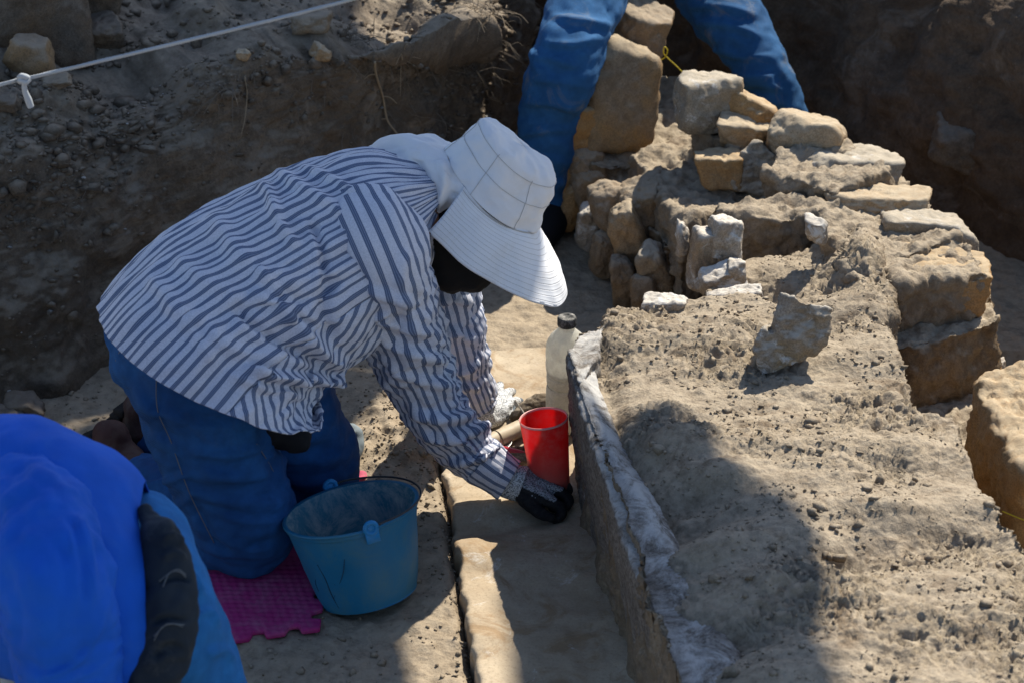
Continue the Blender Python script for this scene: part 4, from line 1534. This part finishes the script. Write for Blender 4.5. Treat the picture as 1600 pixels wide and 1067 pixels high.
wN = J(790, 747, .076)
kn = [J(864, 739, .058), J(875, 752, .056), J(876, 769, .053), J(866, 785, .049)]        # index .. little finger knuckles
pipN = [k_ + np.array([.016, -.006, -.014]) for k_ in kn]
dipN = [k_ + np.array([.004, -.022, -.020]) for k_ in kn]
tipN = [k_ + np.array([-.016, -.026, -.020]) + np.array([0, 0, .002 * i_]) for i_, k_ in enumerate(kn)]
palm = [blob([wN + (k_ - wN) * .18, wN + (k_ - wN) * .6, k_], [.021, .019, .0115], 14, 14) for k_ in kn]
fing = [blob([k_, a_, b_, c_], [.0100, .0094, .0088, .0078], 20, 12) for k_, a_, b_, c_ in zip(kn, pipN, dipN, tipN)]
thm = [J(812, 768, .058), J(830, 789, .047), J(846, 802, .040), J(860, 808, .036)]
V, F = hand(palm + fing + [blob(thm, [.017, .0135, .0115, .009], 20, 12)])
c_ = centres(V, F)
dd = np.minimum.reduce([dist_path(c_, [k_ * .5 + a_ * .5, a_, b_, c2]) for k_, a_, b_, c2 in zip(kn, pipN, dipN, tipN)] + [dist_path(c_, thm[0:])])
nn_ = normals(V, F)
ds = np.minimum.reduce([dist_path(V, [k_, a_, b_, c2]) for k_, a_, b_, c2 in zip(kn, pipN, dipN, tipN)])
V = V + nn_ * (fbm(V, 60, 3, 260) * .0022)[:, None]
gl = obj('glove', V, F, M['knit'], dig)
fn = np.vstack([nn_[f].mean(1) for f in F if len(f)])
under = (fn @ unit([-.25, -.55, -.8])) > .05
assign_two(gl, M['rubber_black'], (dd < .0165) | under & (dist_path(c_, [wN + (kn[2] - wN) * .35, kn[2]]) < .05))
V, F = tube([J(780, 741, .083), J(796, 750, .075), J(816, 757, .068)], [.032, .0315, .030], 60, 60, False, .9)
tt = np.tile(np.linspace(0, 2 * PI, 60, endpoint=False), 60)
V = V + normals(V, F) * (np.abs(np.sin(tt * 15)) * .0022)[:, None]
obj('glove_cuff', V, F, M['knit_light'], gl, solid=.002)
wF = J(750, 648, .050)
kF = [J(786, 640, .040), J(784, 629, .041), J(776, 622, .040), J(766, 619, .038)]       # index .. little
tF = [J(812, 627, .016), J(801, 611, .016), J(781, 602, .016), J(760, 603, .016)]
palm = [blob([wF + (k_ - wF) * .1, wF + (k_ - wF) * .6, k_], [.021, .019, .0125], 12, 14) for k_ in kF]
fing = [blob([k_, (k_ + t_) / 2 + [0, 0, .007], t_], [.0115, .0098, .0085], 14, 12) for k_, t_ in zip(kF, tF)]
thF = [J(764, 656, .040), J(782, 652, .030), J(803, 643, .020)]
V, F = hand(palm + fing + [blob(thF, [.016, .013, .0105], 14, 12), blob([J(744, 640, .058), wF], [.030, .028], 8, 16)])
V = V + normals(V, F) * (fbm(V, 55, 3, 266) * .0024)[:, None]
gf = obj('glove', V, F, M['knit_light'], dig)
c_ = centres(V, F)
dt = np.minimum.reduce([np.linalg.norm(c_ - t_, axis=1) for t_ in tF + [thF[-1]]])
assign_two(gf, M['rubber_grey'], dt < .0185)

# ================= the person in the blue shirt =================
blu = thing('person', 'bent over person in bright blue shirt and jeans at the lower left corner', 'person', J(300, 1190, 0))
RB = [(J(232, 925, .46), vec(-4, -128, .03, 930), vec(-10, 160, -.06, 930), .17), (J(205, 915, .47), vec(-4, -150, .03, 930), vec(-10, 165, -.06, 930), .18), (J(150, 895, .49), vec(-6, -165, .03, 930), vec(-10, 160, -.04, 930), .185),
      (J(70, 868, .50), vec(-4, -172, .03, 930), vec(0, 165, -.03, 930), .19), (J(-10, 855, .50), vec(-6, -165, .03, 930), vec(0, 160, 0, 930), .18), (J(-80, 852, .49), vec(-10, -140, .03, 930), vec(0, 140, 0, 930), .15), (J(-150, 860, .47), vec(-10, -90, 0, 930), vec(0, 90, 0, 930), .09)]
n, m_ = 110, 120
KCb, KAb, KDb = (cr([k_[i_] for k_ in RB], n) for i_ in range(3))
KWb = cr([[k_[3]] for k_ in RB], n)[:, 0]
th = np.linspace(0, 2 * PI, m_, endpoint=False)
c, s = np.cos(th), np.sin(th)
A = np.where((c > 0)[None, :, None], KAb[:, None], -KDb[:, None])
R = KCb[:, None] + A * c[None, :, None] + np.array([.1, -1, 0]) * KWb[:, None, None] * s[None, :, None]
V = R.reshape(-1, 3)
F = [grid_faces(n, m_, True)]
V = V + normals(V, F) * (fbm(V, 5, 3, 270) * .010 + fbm(V * [1, 1, .6], 14, 3, 273) * .003)[:, None]
BF = [([(140, 765), (152, 800), (162, 850), (165, 920)], 8, -.008, .010), ([(125, 770), (135, 820), (140, 880)], 7, .005, .005), ([(165, 790), (180, 850), (178, 940)], 9, .005, .004), ([(200, 900), (215, 960), (200, 1020)], 12, .006, .004),
      ([(235, 800), (245, 860), (235, 950)], 10, .004, 0), ([(60, 700), (110, 740), (150, 770)], 16, .004, 0), ([(20, 740), (60, 790), (90, 860)], 18, .004, 0)]
BF += [([(238, 880), (215, 900), (185, 898)], 11, .004, .003), ([(225, 960), (205, 985), (180, 985)], 11, .005, .003), ([(185, 730), (192, 790), (182, 860)], 10, .003, .003)]
V = folds(V, F, [(p_, w_, a_ * 1.4, s_ * 1.5) for p_, w_, a_, s_ in BF])
V = V - normals(V, F) * ((fbm(V * [1, 1, .7], 7, 3, 276, .5, True) - .9) * .003)[:, None]
bs = obj('shirt', V, F, M['blueshirt'], blu, solid=.002)
BSV = V
yt = J(70, 868, .50)[1]
V, F, uv, _ = sleeve([JY(20, 752, yt + .06), JY(62, 822, yt - .10), JY(84, 912, yt - .20), JY(104, 1020, yt - .22), JY(135, 1130, yt - .22)], [.072, .088, .089, .084, .075], 120, 80, [([(125, 800), (140, 860), (150, 950)], 8, .005, .004), ([(100, 810), (118, 880), (122, 960)], 8, .004, .003), ([(60, 1056), (120, 1030), (160, 965)], 5, .002, .004)], 'sleeve', 280)
obj('sleeve', V, F, M['blueshirt'], bs, solid=.002)
V, F = remesh([blob([J(215, 930, .43), J(232, 985, .40)], [.11, .115], 12, 24), blob([J(215, 850, .45), J(228, 940, .44)], [.085, .10], 10, 20), blob([J(242, 1010, .36), J(290, 1110, .22), J(318, 1190, .08)], [.115, .10, .08], 20, 24), blob([J(222, 940, .36), J(250, 1010, .22), J(300, 1080, .08)], [.10, .09, .08], 20, 24),
               blob([J(330, 1190, .08), J(200, 1240, .08)], [.075, .05], 14, 18)], .007)
V = smooth(V, F, 8)
V = V + normals(V, F) * (fbm(V, 8, 3, 290) * .008)[:, None]
V = folds(V, F, [([(290, 880), (310, 905), (318, 930)], 6, .005, .006), ([(300, 960), (330, 950), (345, 975)], 7, .004, .006), ([(320, 1020), (350, 1010), (370, 1030)], 8, .004, .006)])
obj('jeans', V, F, M['jeans_b'], blu)
yb = J(232, 925, .46)[1]
bagp = [blob([JY(222, 800, yb + .0), JY(248, 842, yb - .05), JY(264, 905, yb - .09), JY(257, 985, yb - .13), JY(226, 1080, yb - .16)], [.014, .026, .038, .045, .044], 40, 20)]
V, F = remesh(bagp, .0042)
V = smooth(V, F, 4)
V = V + normals(V, F) * (fbm(V, 12, 3, 300) * .007 + fbm(V, 40, 3, 303) * .0015 - (fbm(V, 16, 2, 305, .5, True) - .9) * .004)[:, None]
V = folds(V, F, [([(252, 838), (270, 832), (290, 846)], 5, .004, .007), ([(250, 912), (275, 905), (297, 910)], 5, -.006, .006), ([(236, 975), (266, 968), (296, 972)], 5, -.006, .006), ([(250, 868), (272, 858), (292, 870)], 7, .004, .006), ([(240, 1030), (265, 1015), (292, 1020)], 8, -.006, .006)])
bag = obj('waist_bag', V, F, M['navybag'], blu)
for pts in ([(254, 905), (268, 893), (284, 890), (296, 896)], [(253, 911), (268, 899), (284, 896), (296, 902)], [(236, 998), (252, 978), (272, 970), (292, 973)], [(236, 1005), (253, 985), (273, 977), (292, 980)]):
    seamline([snap(V, *p, lift=.0004) for p in pts], .0010, M['trim'], bag, 'zip_piping')
V, F = remesh([blob([KCb[34], KCb[60], KCb[100]], [.06, .11, .07], 16, 20), blob([KCb[100], J(-235, 900, .44)], [.05, .05], 8, 14), (ico(3)[0] * [.10, .08, .11] + J(-290, 930, .42), [ico(3)[1]]), blob([J(60, 800, .52), J(95, 930, .42), J(112, 1030, .32), J(150, 1180, .12), J(170, 1250, .05)], [.06, .05, .045, .04, .035], 20, 14),
               blob([J(222, 965, .42), J(262, 1060, .30)], [.06, .05], 12, 16),
               (ico(2)[0] * [.020, .014, .022] + J(-290, 930, .42) + [-.098, -.01, -.03], [ico(2)[1]]), (ico(2)[0] * [.018, .010, .030] + J(-290, 930, .42) + [.01, -.082, .0], [ico(2)[1]]), (ico(2)[0] * [.018, .010, .030] + J(-290, 930, .42) + [.01, .082, .0], [ico(2)[1]])]
              + [blob([J(165, 1240, .075), J(172, 1255, .05) + [.012 * q_, -.01, -.005], J(176, 1262, .02) + [.019 * q_ + .01, -.035, .0]], [.020, .011, .008], 10, 10) for q_ in (-1.5, -.5, .5, 1.5)]
              + [blob([J(165, 1240, .075), J(160, 1250, .045) + [-.03, 0, 0], J(160, 1256, .02) + [-.035, -.02, 0]], [.018, .011, .009], 10, 10)], .009)
obj('body', smooth(V, F, 2), F, M['skin'], blu)
D, If = ico(4)
hc_ = J(-290, 930, .42)
Vh = D * [.108, .087, .119] + hc_ + [.006, 0, .004]
Vh = Vh + normals(Vh, [If]) * (fbm(Vh, 40, 3, 306) * .006)[:, None]
fcn = Vh[If].mean(1) - hc_
obj('hair', Vh, [If[(fcn[:, 0] + fcn[:, 2] * .7) > -.012]], M['black'], blu)

# ================= the person standing over the wall =================
st = thing('person', 'standing person in dusty blue jeans straddling the far end of the wall', 'person', J(1010, 330, 0))
Lk = [J(862, 326, .06), J(851, 240, .19), J(862, 165, .30), JY(888, 92, 1.20), JY(917, 0, 1.36), JY(955, -90, 1.55), JY(990, -150, 1.72)]
y2 = J(1252, 290, 0)[1]
Rk = [JY(1262, 262, y2), JY(1226, 185, y2), JY(1196, 120, y2 + .03), JY(1158, 55, y2 + .10), JY(1122, 0, y2 + .18), JY(1080, -80, y2 + .28), JY(1050, -150, 1.76)]
V, F = remesh([blob(Lk, [.042, .062, .070, .078, .082, .09, .10], 60, 28), blob(Rk, [.042, .052, .064, .076, .084, .09, .10], 60, 28), blob([Lk[-1], Rk[-1]], [.13, .13], 8, 24)], .0075)
V = smooth(V, F, 4)
V = V + normals(V, F) * (fbm(V * [1, 1, 1.8], 9, 3, 310) * .008 + fbm(V * [1, 1, 1.6], 24, 3, 312) * .002 - (fbm(V * [.8, .8, 1.5] + fbm(V, 5, 2, 318)[:, None] * .08, 7, 3, 314, .5, True) - .9) * .008)[:, None]
fl = []
for a_, b_ in (((832, 92), (905, 110)), ((828, 128), (920, 140)), ((815, 165), (905, 180)), ((808, 215), (895, 205)), ((845, 70), (940, 62)), ((820, 258), (885, 250)), ((860, 30), (960, 45)), ((835, 290), (885, 285)),
               ((1085, 40), (1190, 62)), ((1100, 75), (1205, 92)), ((1120, 110), (1212, 118)), ((1140, 140), (1222, 145)), ((1075, 15), (1185, 30)), ((1160, 165), (1230, 168))):
    mid_ = ((a_[0] + b_[0]) / 2, (a_[1] + b_[1]) / 2 + random.uniform(-8, 10))
    fl.append(([a_, mid_, b_], 6.5, .005, random.choice((-.007, .007))))
fl.append(([(842, 75), (838, 95), (850, 120)], 8, .014, .0))
V = folds(V, F, fl)
obj('jeans', V, F, M['jeans_far'], st)
for p, d in ((J(862, 336, .045), (-.25, -.9, 0)), (np.array([Rk[0][0], y2, .045]), (.3, -.9, 0))):
    d = unit(d)
    V, F = remesh([blob([p - d * .05, p + d * .04, p + d * .13 - [0, 0, .012]], [.043, .045, .034], 16, 18)], .006)
    V[:, 2] = np.maximum(V[:, 2], .004)
    sh = obj('shoe', smooth(V, F, 2), F, M['black'], st)
hp = (Lk[-1] + Rk[-1]) / 2 + [0, .02, .03]
sh_ = hp + [-.02, .46, .12]
V, F = remesh([blob([hp, hp + [-.01, .22, .10], sh_], [.15, .155, .13], 16, 24), blob([sh_ + [-.17, 0, 0], sh_ + [-.24, .06, -.24], sh_ + [-.18, .16, -.44]], [.06, .05, .045], 14, 14), blob([sh_ + [.17, 0, 0], sh_ + [.24, .06, -.24], sh_ + [.18, .16, -.44]], [.06, .05, .045], 14, 14)], .011)
V = smooth(V, F, 4)
obj('shirt', V + normals(V, F) * (fbm(V, 7, 3, 320) * .012)[:, None], F, M['hat'], st)
c_ = sh_ + np.array([-.01, .22, -.02])
V, F = remesh([(ico(3)[0] * [.078, .12, .098] + c_, [ico(3)[1]]), blob([sh_, c_], [.06, .055], 8, 16), blob(Lk, [.03, .045, .05, .05, .06, .07, .08], 40, 14), blob(Rk, [.03, .045, .05, .05, .06, .07, .08], 40, 14), blob([hp, sh_], [.12, .12], 10, 18),
               blob([sh_ + [-.18, .16, -.44], sh_ + [-.16, .2, -.54]], [.035, .03], 6, 12), blob([sh_ + [.18, .16, -.44], sh_ + [.16, .2, -.54]], [.035, .03], 6, 12)], .012)
obj('body', smooth(V, F, 3), F, M['skin'], st)
D, If = ico(3)
Vh = D * [.085, .125, .106] + c_
obj('hair', Vh, [If[(Vh[If].mean(1) - c_)[:, 2] > .0]], M['black'], st)


# ------------------------------------------------------------------ things on the floor
# bucket
ax_ = unit([-.18, .15, .95])
bx_ = unit(np.cross([0, 1, 0], ax_))
by_ = np.cross(ax_, bx_)
BR3 = np.stack([bx_, by_, ax_], 1)
B0 = J(577, 934, .0) + np.array([0, 0, .012])
BH, R0, R1 = .160, .087, .117


def BK(p):
    return np.asarray(p) @ BR3.T + B0


bucket = thing('bucket', 'leaning blue plastic bucket with dusty inside on the dirt by the magenta mat', 'bucket', J(580, 930, 0))
pr = [(0.0, .0), (R0 * .6, .0), (R0 - .006, .001), (R0, .007), (R0 + (R1 - R0) * .5, BH * .5), (R1 - .003, BH - .012), (R1 - .001, BH - .010), (R1, BH - .004), (R1 - .001, BH), (R1 - .004, BH + .0005)]
V, F = lathe(cr(pr, 70), 120)
th = np.arctan2(V[:, 1], V[:, 0])
V[:, :2] *= (1 + .010 * np.sin(2 * th + .6) * V[:, 2] / BH)[:, None]
V = V + normals(V, F) * (fbm(V, 12, 3, 330) * .002)[:, None]
body = obj('shell', BK(V), F, M['bucket'], bucket)
pi_ = [(R1 - .004, BH + .0005), (R1 - .0055, BH - .003), (R1 - .0075, BH - .014), (R0 + (R1 - R0) * .5 - .005, BH * .5), (R0 - .005, .012), (R0 * .5, .008), (0, .008)]
V, F = lathe(cr(pi_, 60), 120)
th = np.arctan2(V[:, 1], V[:, 0])
V[:, :2] *= (1 + .010 * np.sin(2 * th + .6) * V[:, 2] / BH)[:, None]
obj('inside', BK(V), F, M['bucket_in'], bucket)
V, F = lathe([(R1 - .003, BH - .004), (R1 + .0025, BH - .003), (R1 + .003, BH), (R1 + .001, BH + .0025), (R1 - .004, BH + .001)], 120)
th = np.arctan2(V[:, 1], V[:, 0])
V[:, :2] *= (1 + .010 * np.sin(2 * th + .6))[:, None]
obj('rim', BK(V), F, M['bucket'], bucket)
lugs = []
for a in (-68, 112):
    t = math.radians(a)
    c = np.array([math.cos(t) * (R1 + .004), math.sin(t) * (R1 + .004), BH - .006])
    rad = np.array([math.cos(t), math.sin(t), 0])
    tan = np.array([-math.sin(t), math.cos(t), 0])
    ring = [c + tan * .0100 * math.cos(q) + np.array([0, 0, 1]) * (.010 + .0100 * math.sin(q)) for q in np.linspace(0, 2 * PI, 17)]
    V1 = tube(ring, .0045, 48, 10, False)
    V2 = box(c + [0, 0, -.006], (.003, .012, .010), np.stack([rad, tan, [0, 0, 1]], 1))
    V3 = box(c + [0, 0, .009], (.002, .008, .008), np.stack([rad, tan, [0, 0, 1]], 1))
    V, F = join(V1, V2, V3)
    obj('lug', BK(V), F, M['lug'], bucket)
    lugs.append(c + [0, 0, .010])
la, lb = lugs
a0, a1 = math.radians(-68), math.radians(112)
hp = [la]
for q in np.linspace(.06, .94, 31):          # the handle has fallen over to the right and lies along the rim
    t = a0 + (a1 - a0) * q
    s_ = math.sin(q * PI)
    hp.append(np.array([math.cos(t) * (R1 + .004 + .004 * s_), math.sin(t) * (R1 + .004 + .004 * s_), BH + .008 - .003 * s_]))
hp.append(lb)
V, F = tube([BK(p) for p in hp], .0019, 120, 8)
obj('wire_handle', V, F, M['wire'], bucket)
# the hand drawn letter on the side
BS = BK(lathe(cr(pr, 70), 120)[0])
for i_, pts in enumerate(([(494, 885), (505, 905), (518, 930), (528, 948)], [(494, 885), (492, 905), (496, 925)], [(497, 912), (510, 908), (520, 915)], [(540, 870), (534, 900), (520, 938)])):
    W = [snap(BS, *p, lift=.0012, tol=.004) for p in pts]
    V, F = tube(W, .0007 if i_ else .0010, 24, 5)
    obj('drawn_letter_stroke', V, F, M['marker'], body)

# cup
ca = unit([-.10, .06, 1])
cxv = unit(np.cross([0, 1, 0], ca))
CR3 = np.stack([cxv, np.cross(ca, cxv), ca], 1)
C0 = J(862, 773, FLOORZ) + np.array([0, 0, .002])
KS = 1.13
pr = [(0, 0), (.026, 0), (.0292, .002), (.0302, .006), (.0345, .07), (.0390, .137), (.0396, .140), (.0394, .1415), (.0386, .1405), (.0372, .137), (.0328, .07), (.0285, .007), (.02, .005), (0, .005)]
V, F = lathe(cr(pr, 90), 80)
cup = obj('plastic_cup', V * [KS, KS, 1.10] @ CR3.T + C0, F, M['cup'])
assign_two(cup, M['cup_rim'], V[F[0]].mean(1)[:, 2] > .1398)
tag(cup, 'red plastic tumbler coated in dust standing against the wall by the gloved hand', 'cup')

# bottle
C0 = J(884, 668, FLOORZ)
bottle = thing('water_bottle', 'dusty clear plastic water bottle with dark cap behind the red tumbler', 'bottle', C0)
pr = [(0, .004), (.02, .001), (.029, .003), (.0325, .010), (.0335, .02), (.0335, .085), (.0305, .092), (.0335, .099), (.0335, .112), (.0315, .116), (.0335, .121), (.0338, .140), (.0340, .165), (.0325, .178), (.027, .192), (.018, .203), (.0140, .208), (.0132, .214), (.0132, .226)]
V, F = lathe(cr(pr, 150), 56)
V = V + normals(V, F) * (fbm(V, 22, 3, 340) * .0018)[:, None]
obj('shell', V * [1.13, 1.13, 1.03] + C0, F, M['bottle'], bottle, solid=.0006)
V, F = lathe([(0, .006), (.031, .008), (.0318, .02), (.0318, .083), (.0288, .092), (.0316, .1), (.0316, .128), (.0, .1285)], 48)
obj('water', V * [1.13, 1.13, 1.03] + C0, F, M['water'], bottle)
tt = np.linspace(0, 2 * PI, 121)[:-1]
cp = []
for z, r_ in ((.2145, .0158), (.216, .0166), (.230, .0166), (.2325, .0155), (.2328, .010), (.2315, .0095), (.2316, .0)):
    rr = r_ + (.0006 * np.sign(np.sin(tt * 30)) if .215 < z < .231 else 0)
    cp.append(np.stack([rr * np.cos(tt), rr * np.sin(tt), np.full(120, z)], 1))
V, F = loft(np.array(cp), False)
obj('cap', V * [1.05, 1.05, 1.03] + C0, F, M['cap'], bottle)

# hand pick: pale handle, strap and weathered head
pick_ = thing('hand_pick', 'hand pick with pale round handle and dark weathered head by the far glove', 'hand tool', J(800, 690, FLOORZ))
h0, h1 = J(752, 697, .040), J(823, 664, .042)
V, F = blob([h0, (h0 + h1) / 2, h1], [.0155, .0165, .0165], 30, 24)
V = V + normals(V, F) * (fbm(V, 40, 3, 345) * .0008)[:, None]
hnd = obj('handle', V, F, M['bamboo'], pick_)
for t in (.35, .86):
    p = h0 + (h1 - h0) * t
    dv = unit(h1 - h0) * .0009
    V, F = tube([p - dv, p + dv], .0172, 4, 24)
    obj('groove_band', V, F, M['darkwood'], hnd)
V, F = tube([J(805, 628, .052), J(813, 640, .050), J(822, 655, .045), J(824, 668, .036)], [.006, .0065, .0065, .006], 24, 10, True, .5)
obj('strap', V, F, M['iron'], pick_)
V, F = remesh([blob([J(808, 650, .038), J(824, 640, .044), J(842, 632, .047), J(870, 634, .046), J(892, 640, .042)], [.014, .0185, .021, .018, .012], 24, 18)], .003)
V = V + normals(V, F) * (fbm(V * [1, 2, 2], 40, 4, 348) * .004)[:, None]
obj('head', V, F, M['darkwood'], pick_)
# red handled scraper
t1 = thing('scraper', 'small red handled scraper lying behind the cuff of the reaching sleeve', 'hand tool', J(800, 706, FLOORZ))
V, F = blob([J(786, 701, FLOORZ + .010), J(800, 705, FLOORZ + .011), J(817, 708, FLOORZ + .010)], [.006, .0075, .0055], 20, 12)
obj('handle', V, F, M['redtool'], t1)
V, F = lathe([(0, .0), (.012, .002), (.018, .007), (.0185, .008), (.017, .0078), (.011, .0035), (0, .002)], 28)
V = V * [1.15, 1.6, 1] + J(783, 694, FLOORZ + .004)
obj('scoop', V, F, M['steel'], t1)
V, F = remesh([box((J(806, 724, FLOORZ + .012) + J(846, 716, FLOORZ + .012)) / 2 + [.006, .0, .0], (.062, .017, .011), rotm(0, 0, 3), .003)], .003)
V = V + normals(V, F) * (fbm(V, 40, 3, 352) * .0012)[:, None]
tag(obj('wood_strip', V, F, M['darkwood']), 'grey wooden strip lying behind the red tumbler and the near glove', 'wood strip')
V, F = blob([J(803, 699, FLOORZ + .006), J(832, 701, FLOORZ + .007), J(862, 703, FLOORZ + .006)], [.0035, .0045, .003], 16, 8)
tag(obj('thin_stick', V, F, M['darkwood']), 'thin brown stick on the plaster floor just left of the red tumbler', 'stick')
V, F = tube([J(822, 786, FLOORZ + .020), J(838, 797, FLOORZ + .014), J(846, 806, FLOORZ + .006)], [.0045, .0035, .002], 14, 8)
tag(obj('dental_pick', V, F, M['steel']), 'small steel probe tip held under the black gloved fingers', 'hand tool')

# foam mats
def foam(name, o, ex, ey, w, d, z, mat, teeth, label, step=.0042, amp=.0009):
    """puzzle edged foam tile; o is its near right corner, ex runs to the left, ey runs away"""
    ex, ey = unit(ex), unit(ey)
    out = []
    tl = teeth

    def side(a, b, nrm, k):
        r = []
        L = np.linalg.norm(b - a)
        t = (b - a) / L
        nseg = max(int(L / tl), 1)
        for i in range(nseg):
            s0 = i * L / nseg
            q = L / nseg
            if (i % 2) == k:
                r += [a + t * (s0 + q * .02), a + t * (s0 + q * .18) - nrm * tl * .42, a + t * (s0 + q * -.0) - nrm * tl * .62, a + t * (s0 + q * 1.0) - nrm * tl * .62, a + t * (s0 + q * .82) - nrm * tl * .42, a + t * (s0 + q * .98)]
            else:
                r += [a + t * (s0 + q * .1), a + t * (s0 + q * .9)]
        return r

    c = [np.array([0., 0.]), np.array([w, 0.]), np.array([w, d]), np.array([0., d])]
    pl = []
    for i in range(4):
        a, b = c[i], c[(i + 1) % 4]
        t = (b - a) / np.linalg.norm(b - a)
        pl += side(a, b, np.array([t[1], -t[0]]), 1)
    P2 = np.array(pl)
    Wp = o + P2[:, :1] * ex + P2[:, 1:] * ey
    Wp[:, 2] = z + .011
    V, F = remesh([prism(list(Wp), z)], .0034)
    N = normals(V, F)
    up_ = N[:, 2] > .8
    rel = V - o
    a_, b_ = rel @ ex, rel @ ey
    V[:, 2] += up_ * amp * (np.sin((a_ + b_) * PI / step / 1.6) * np.sin((a_ - b_) * PI / step / 1.6))
    V[:, 2] += .003 * fbm(V * [1, 1, 0], 4, 2, 360)
    t = obj(name, V, F, mat)
    return tag(t, label, 'foam mat')


foam('foam_mat', J(500, 988, .004), (-.965, -.26, 0), (.02, 1, 0), .40, .40, .004, M['mat'], .030, 'magenta puzzle edged foam mat under the knee of the kneeling digger', .0085, .0010)
foam('foam_mat', J(576, 768, .006), (-1, -.05, 0), (-.1, 1, 0), .16, .07, .006, M['pad'], .03, 'rose pink quilted foam piece peeping out behind the blue bucket', .017, .0024)

# rolled grey cloth behind the knee
pts = [J(500, 700, .03), J(528, 690, .05), J(548, 694, .05), J(556, 705, .045)]
V, F = remesh([blob([J(515, 712, .03), J(530, 688, .055), J(545, 680, .06)], [.035, .034, .026], 16, 18), blob([J(528, 715, .03), J(545, 700, .045), J(556, 684, .055)], [.028, .026, .014], 14, 16)], .0045)
V = V + normals(V, F) * (fbm(V, 14, 3, 370) * .008)[:, None]
V = folds(V, F, [([(524, 672), (540, 668), (554, 676)], 5, .006, .008), ([(524, 690), (540, 684), (555, 686)], 5, -.007, .008), ([(528, 712), (542, 704), (556, 694)], 5, .006, .006), ([(524, 725), (535, 718), (548, 712)], 5, -.005, .006)])
tag(obj('cloth_bundle', smooth(V, F, 1), F, M['greycloth']), 'crumpled grey cloth bundle on the dirt behind the far knee', 'cloth')

# grey handle with a red knob at the picture corner
t2 = thing('tool_handle', 'pale grey tool handle with a red knob in the bottom left corner', 'hand tool', J(10, 1150, 0))
V, F = tube([J(-8, 955, .33), J(4, 1020, .27), J(22, 1110, .18), J(30, 1180, .10)], [.006, .010, .014, .014], 30, 14, True, .6)
obj('handle', V, F, M['rope'], t2)
D, If = ico(3)
obj('knob', D * [.007, .010, .012] + J(17, 1038, .275), [If], M['redtool'], t2)

# white line strung over the trench, with a knot
Y0 = -.30
rp = [JY(-900, 372, Y0 - .02), JY(-300, 214, Y0), JY(0, 133, Y0), JY(38, 124, Y0), JY(200, 86, Y0), JY(400, 38, Y0 + .02), JY(545, 1, Y0 + .04), JY(900, -92, Y0 + .08), JY(1500, -245, Y0 + .2)]
line = thing('string_line', 'pale grey string stretched across the top left with a knot and dangling end', 'string', rp[3])
P = cr(rp, 400)
T_, N_, B_ = frames(P)
parts = []
for q in range(3):
    a = np.arange(400) * 2.2 + q * 2 * PI / 3
    parts.append(tube(P + (np.cos(a)[:, None] * N_ + np.sin(a)[:, None] * B_) * .0018, .0021, 400, 5))
V, F = join(*parts)
obj('cord', V, F, M['rope'], line)
k0 = JY(38, 124, Y0)
kn_ = [k0 + np.array(p) * .0085 for p in ((-.9, 0, .2), (-.3, -.8, .9), (.5, -.6, .6), (.7, .5, -.3), (0, .9, -.9), (-.8, .2, -.6), (-.5, -.9, .1), (.4, -.9, -.3), (.9, 0, .4))]
V, F = tube(kn_, .0048, 90, 8)
obj('knot', V, F, M['rope'], line)
V, F = tube([k0 + [0, -.004, -.004], k0 + [.0, -.004, -.018], k0 + [.004, -.003, -.034], k0 + [.007, -.003, -.047]], [.0042, .0046, .006, .0055], 30, 8)
obj('loose_end', V, F, M['rope'], line)
# yellow twine
yy = J(1050, 120, .36)[1] + .12
V, F = tube([JY(1018, 98, yy), JY(1037, 92, yy), JY(1043, 80, yy), JY(1038, 74, yy), JY(1037, 84, yy), JY(1044, 92, yy), JY(1060, 107, yy), JY(1078, 126, yy)], .0014, 80, 6)
tag(obj('twine', V, F, M['yellow']), 'looped yellow twine hanging between the legs of the standing person', 'twine')
V, F = tube([J(1566, 798, .20), J(1585, 806, .20), J(1625, 822, .20)], .0012, 30, 6)
tag(obj('twine', V, F, M['yellow']), 'short yellow twine over the big ochre boulder at the right edge', 'twine')


# ------------------------------------------------------------------ unseen sheets added overhead, outlines cut to the shadows they should cast
def plan(px, py, z):
    """where a point's sun ray meets the floor plane"""
    p = J(px, py, z)
    return p - SUNV * (p[2] / SUNV[2])


def shade(name, poly, h, label, n=26):
    A = [p + SUNV * (h / SUNV[2]) for p in poly]
    V, F = prism(A, A[0][2] - .004)
    o = obj(name, V, F, M['shade'], smooth_=False)
    return tag(o, label, 'shade cloth')



def fl(x, y, dx=.027, dy=.05):
    return np.array([x + dx, y + dy, 0.0])


shade('unseen_shade_sheet', [fl(*p) for p in ((.32, -1.7), (.31, -1.27), (.29, -1.16), (.32, -.98), (.31, -.86), (.28, -.74), (.20, -.69), (.165, -.62), (.15, -.50), (.12, -.455), (.07, -.435), (.02, -.45), (-.03, -.39), (-.062, -.36), (-.04, -.50), (-.04, -1.7))],
      4.0, 'unseen sheet added to shade the near part of the wall')
shade('unseen_shade_sheet', [fl(*p, .03, .085) for p in ((-.30, -2.0), (-.20, -1.15), (-.20, -.60), (-.215, -.52), (-.23, -.42), (-.25, -.33), (-.385, -.20), (-.40, -.10), (-.38, .10), (-.27, .36), (-.25, .45), (-.6, .40), (-1.25, .0), (-1.25, -2.0))],
      3.0, 'unseen sheet added to shade the kneeling digger')
shade('unseen_shade_sheet', [fl(*p, .028, .075) for p in ((-.61, .41), (-.251, .46), (-.25, .50), (-.36, .70), (-.42, .72), (-.47, .68), (-.55, .71), (-.57, .85), (-.60, 2.3), (-1.75, 2.3), (-1.75, -.15), (-1.26, .02))],
      4.5, 'unseen sheet added to shade the earth bank')
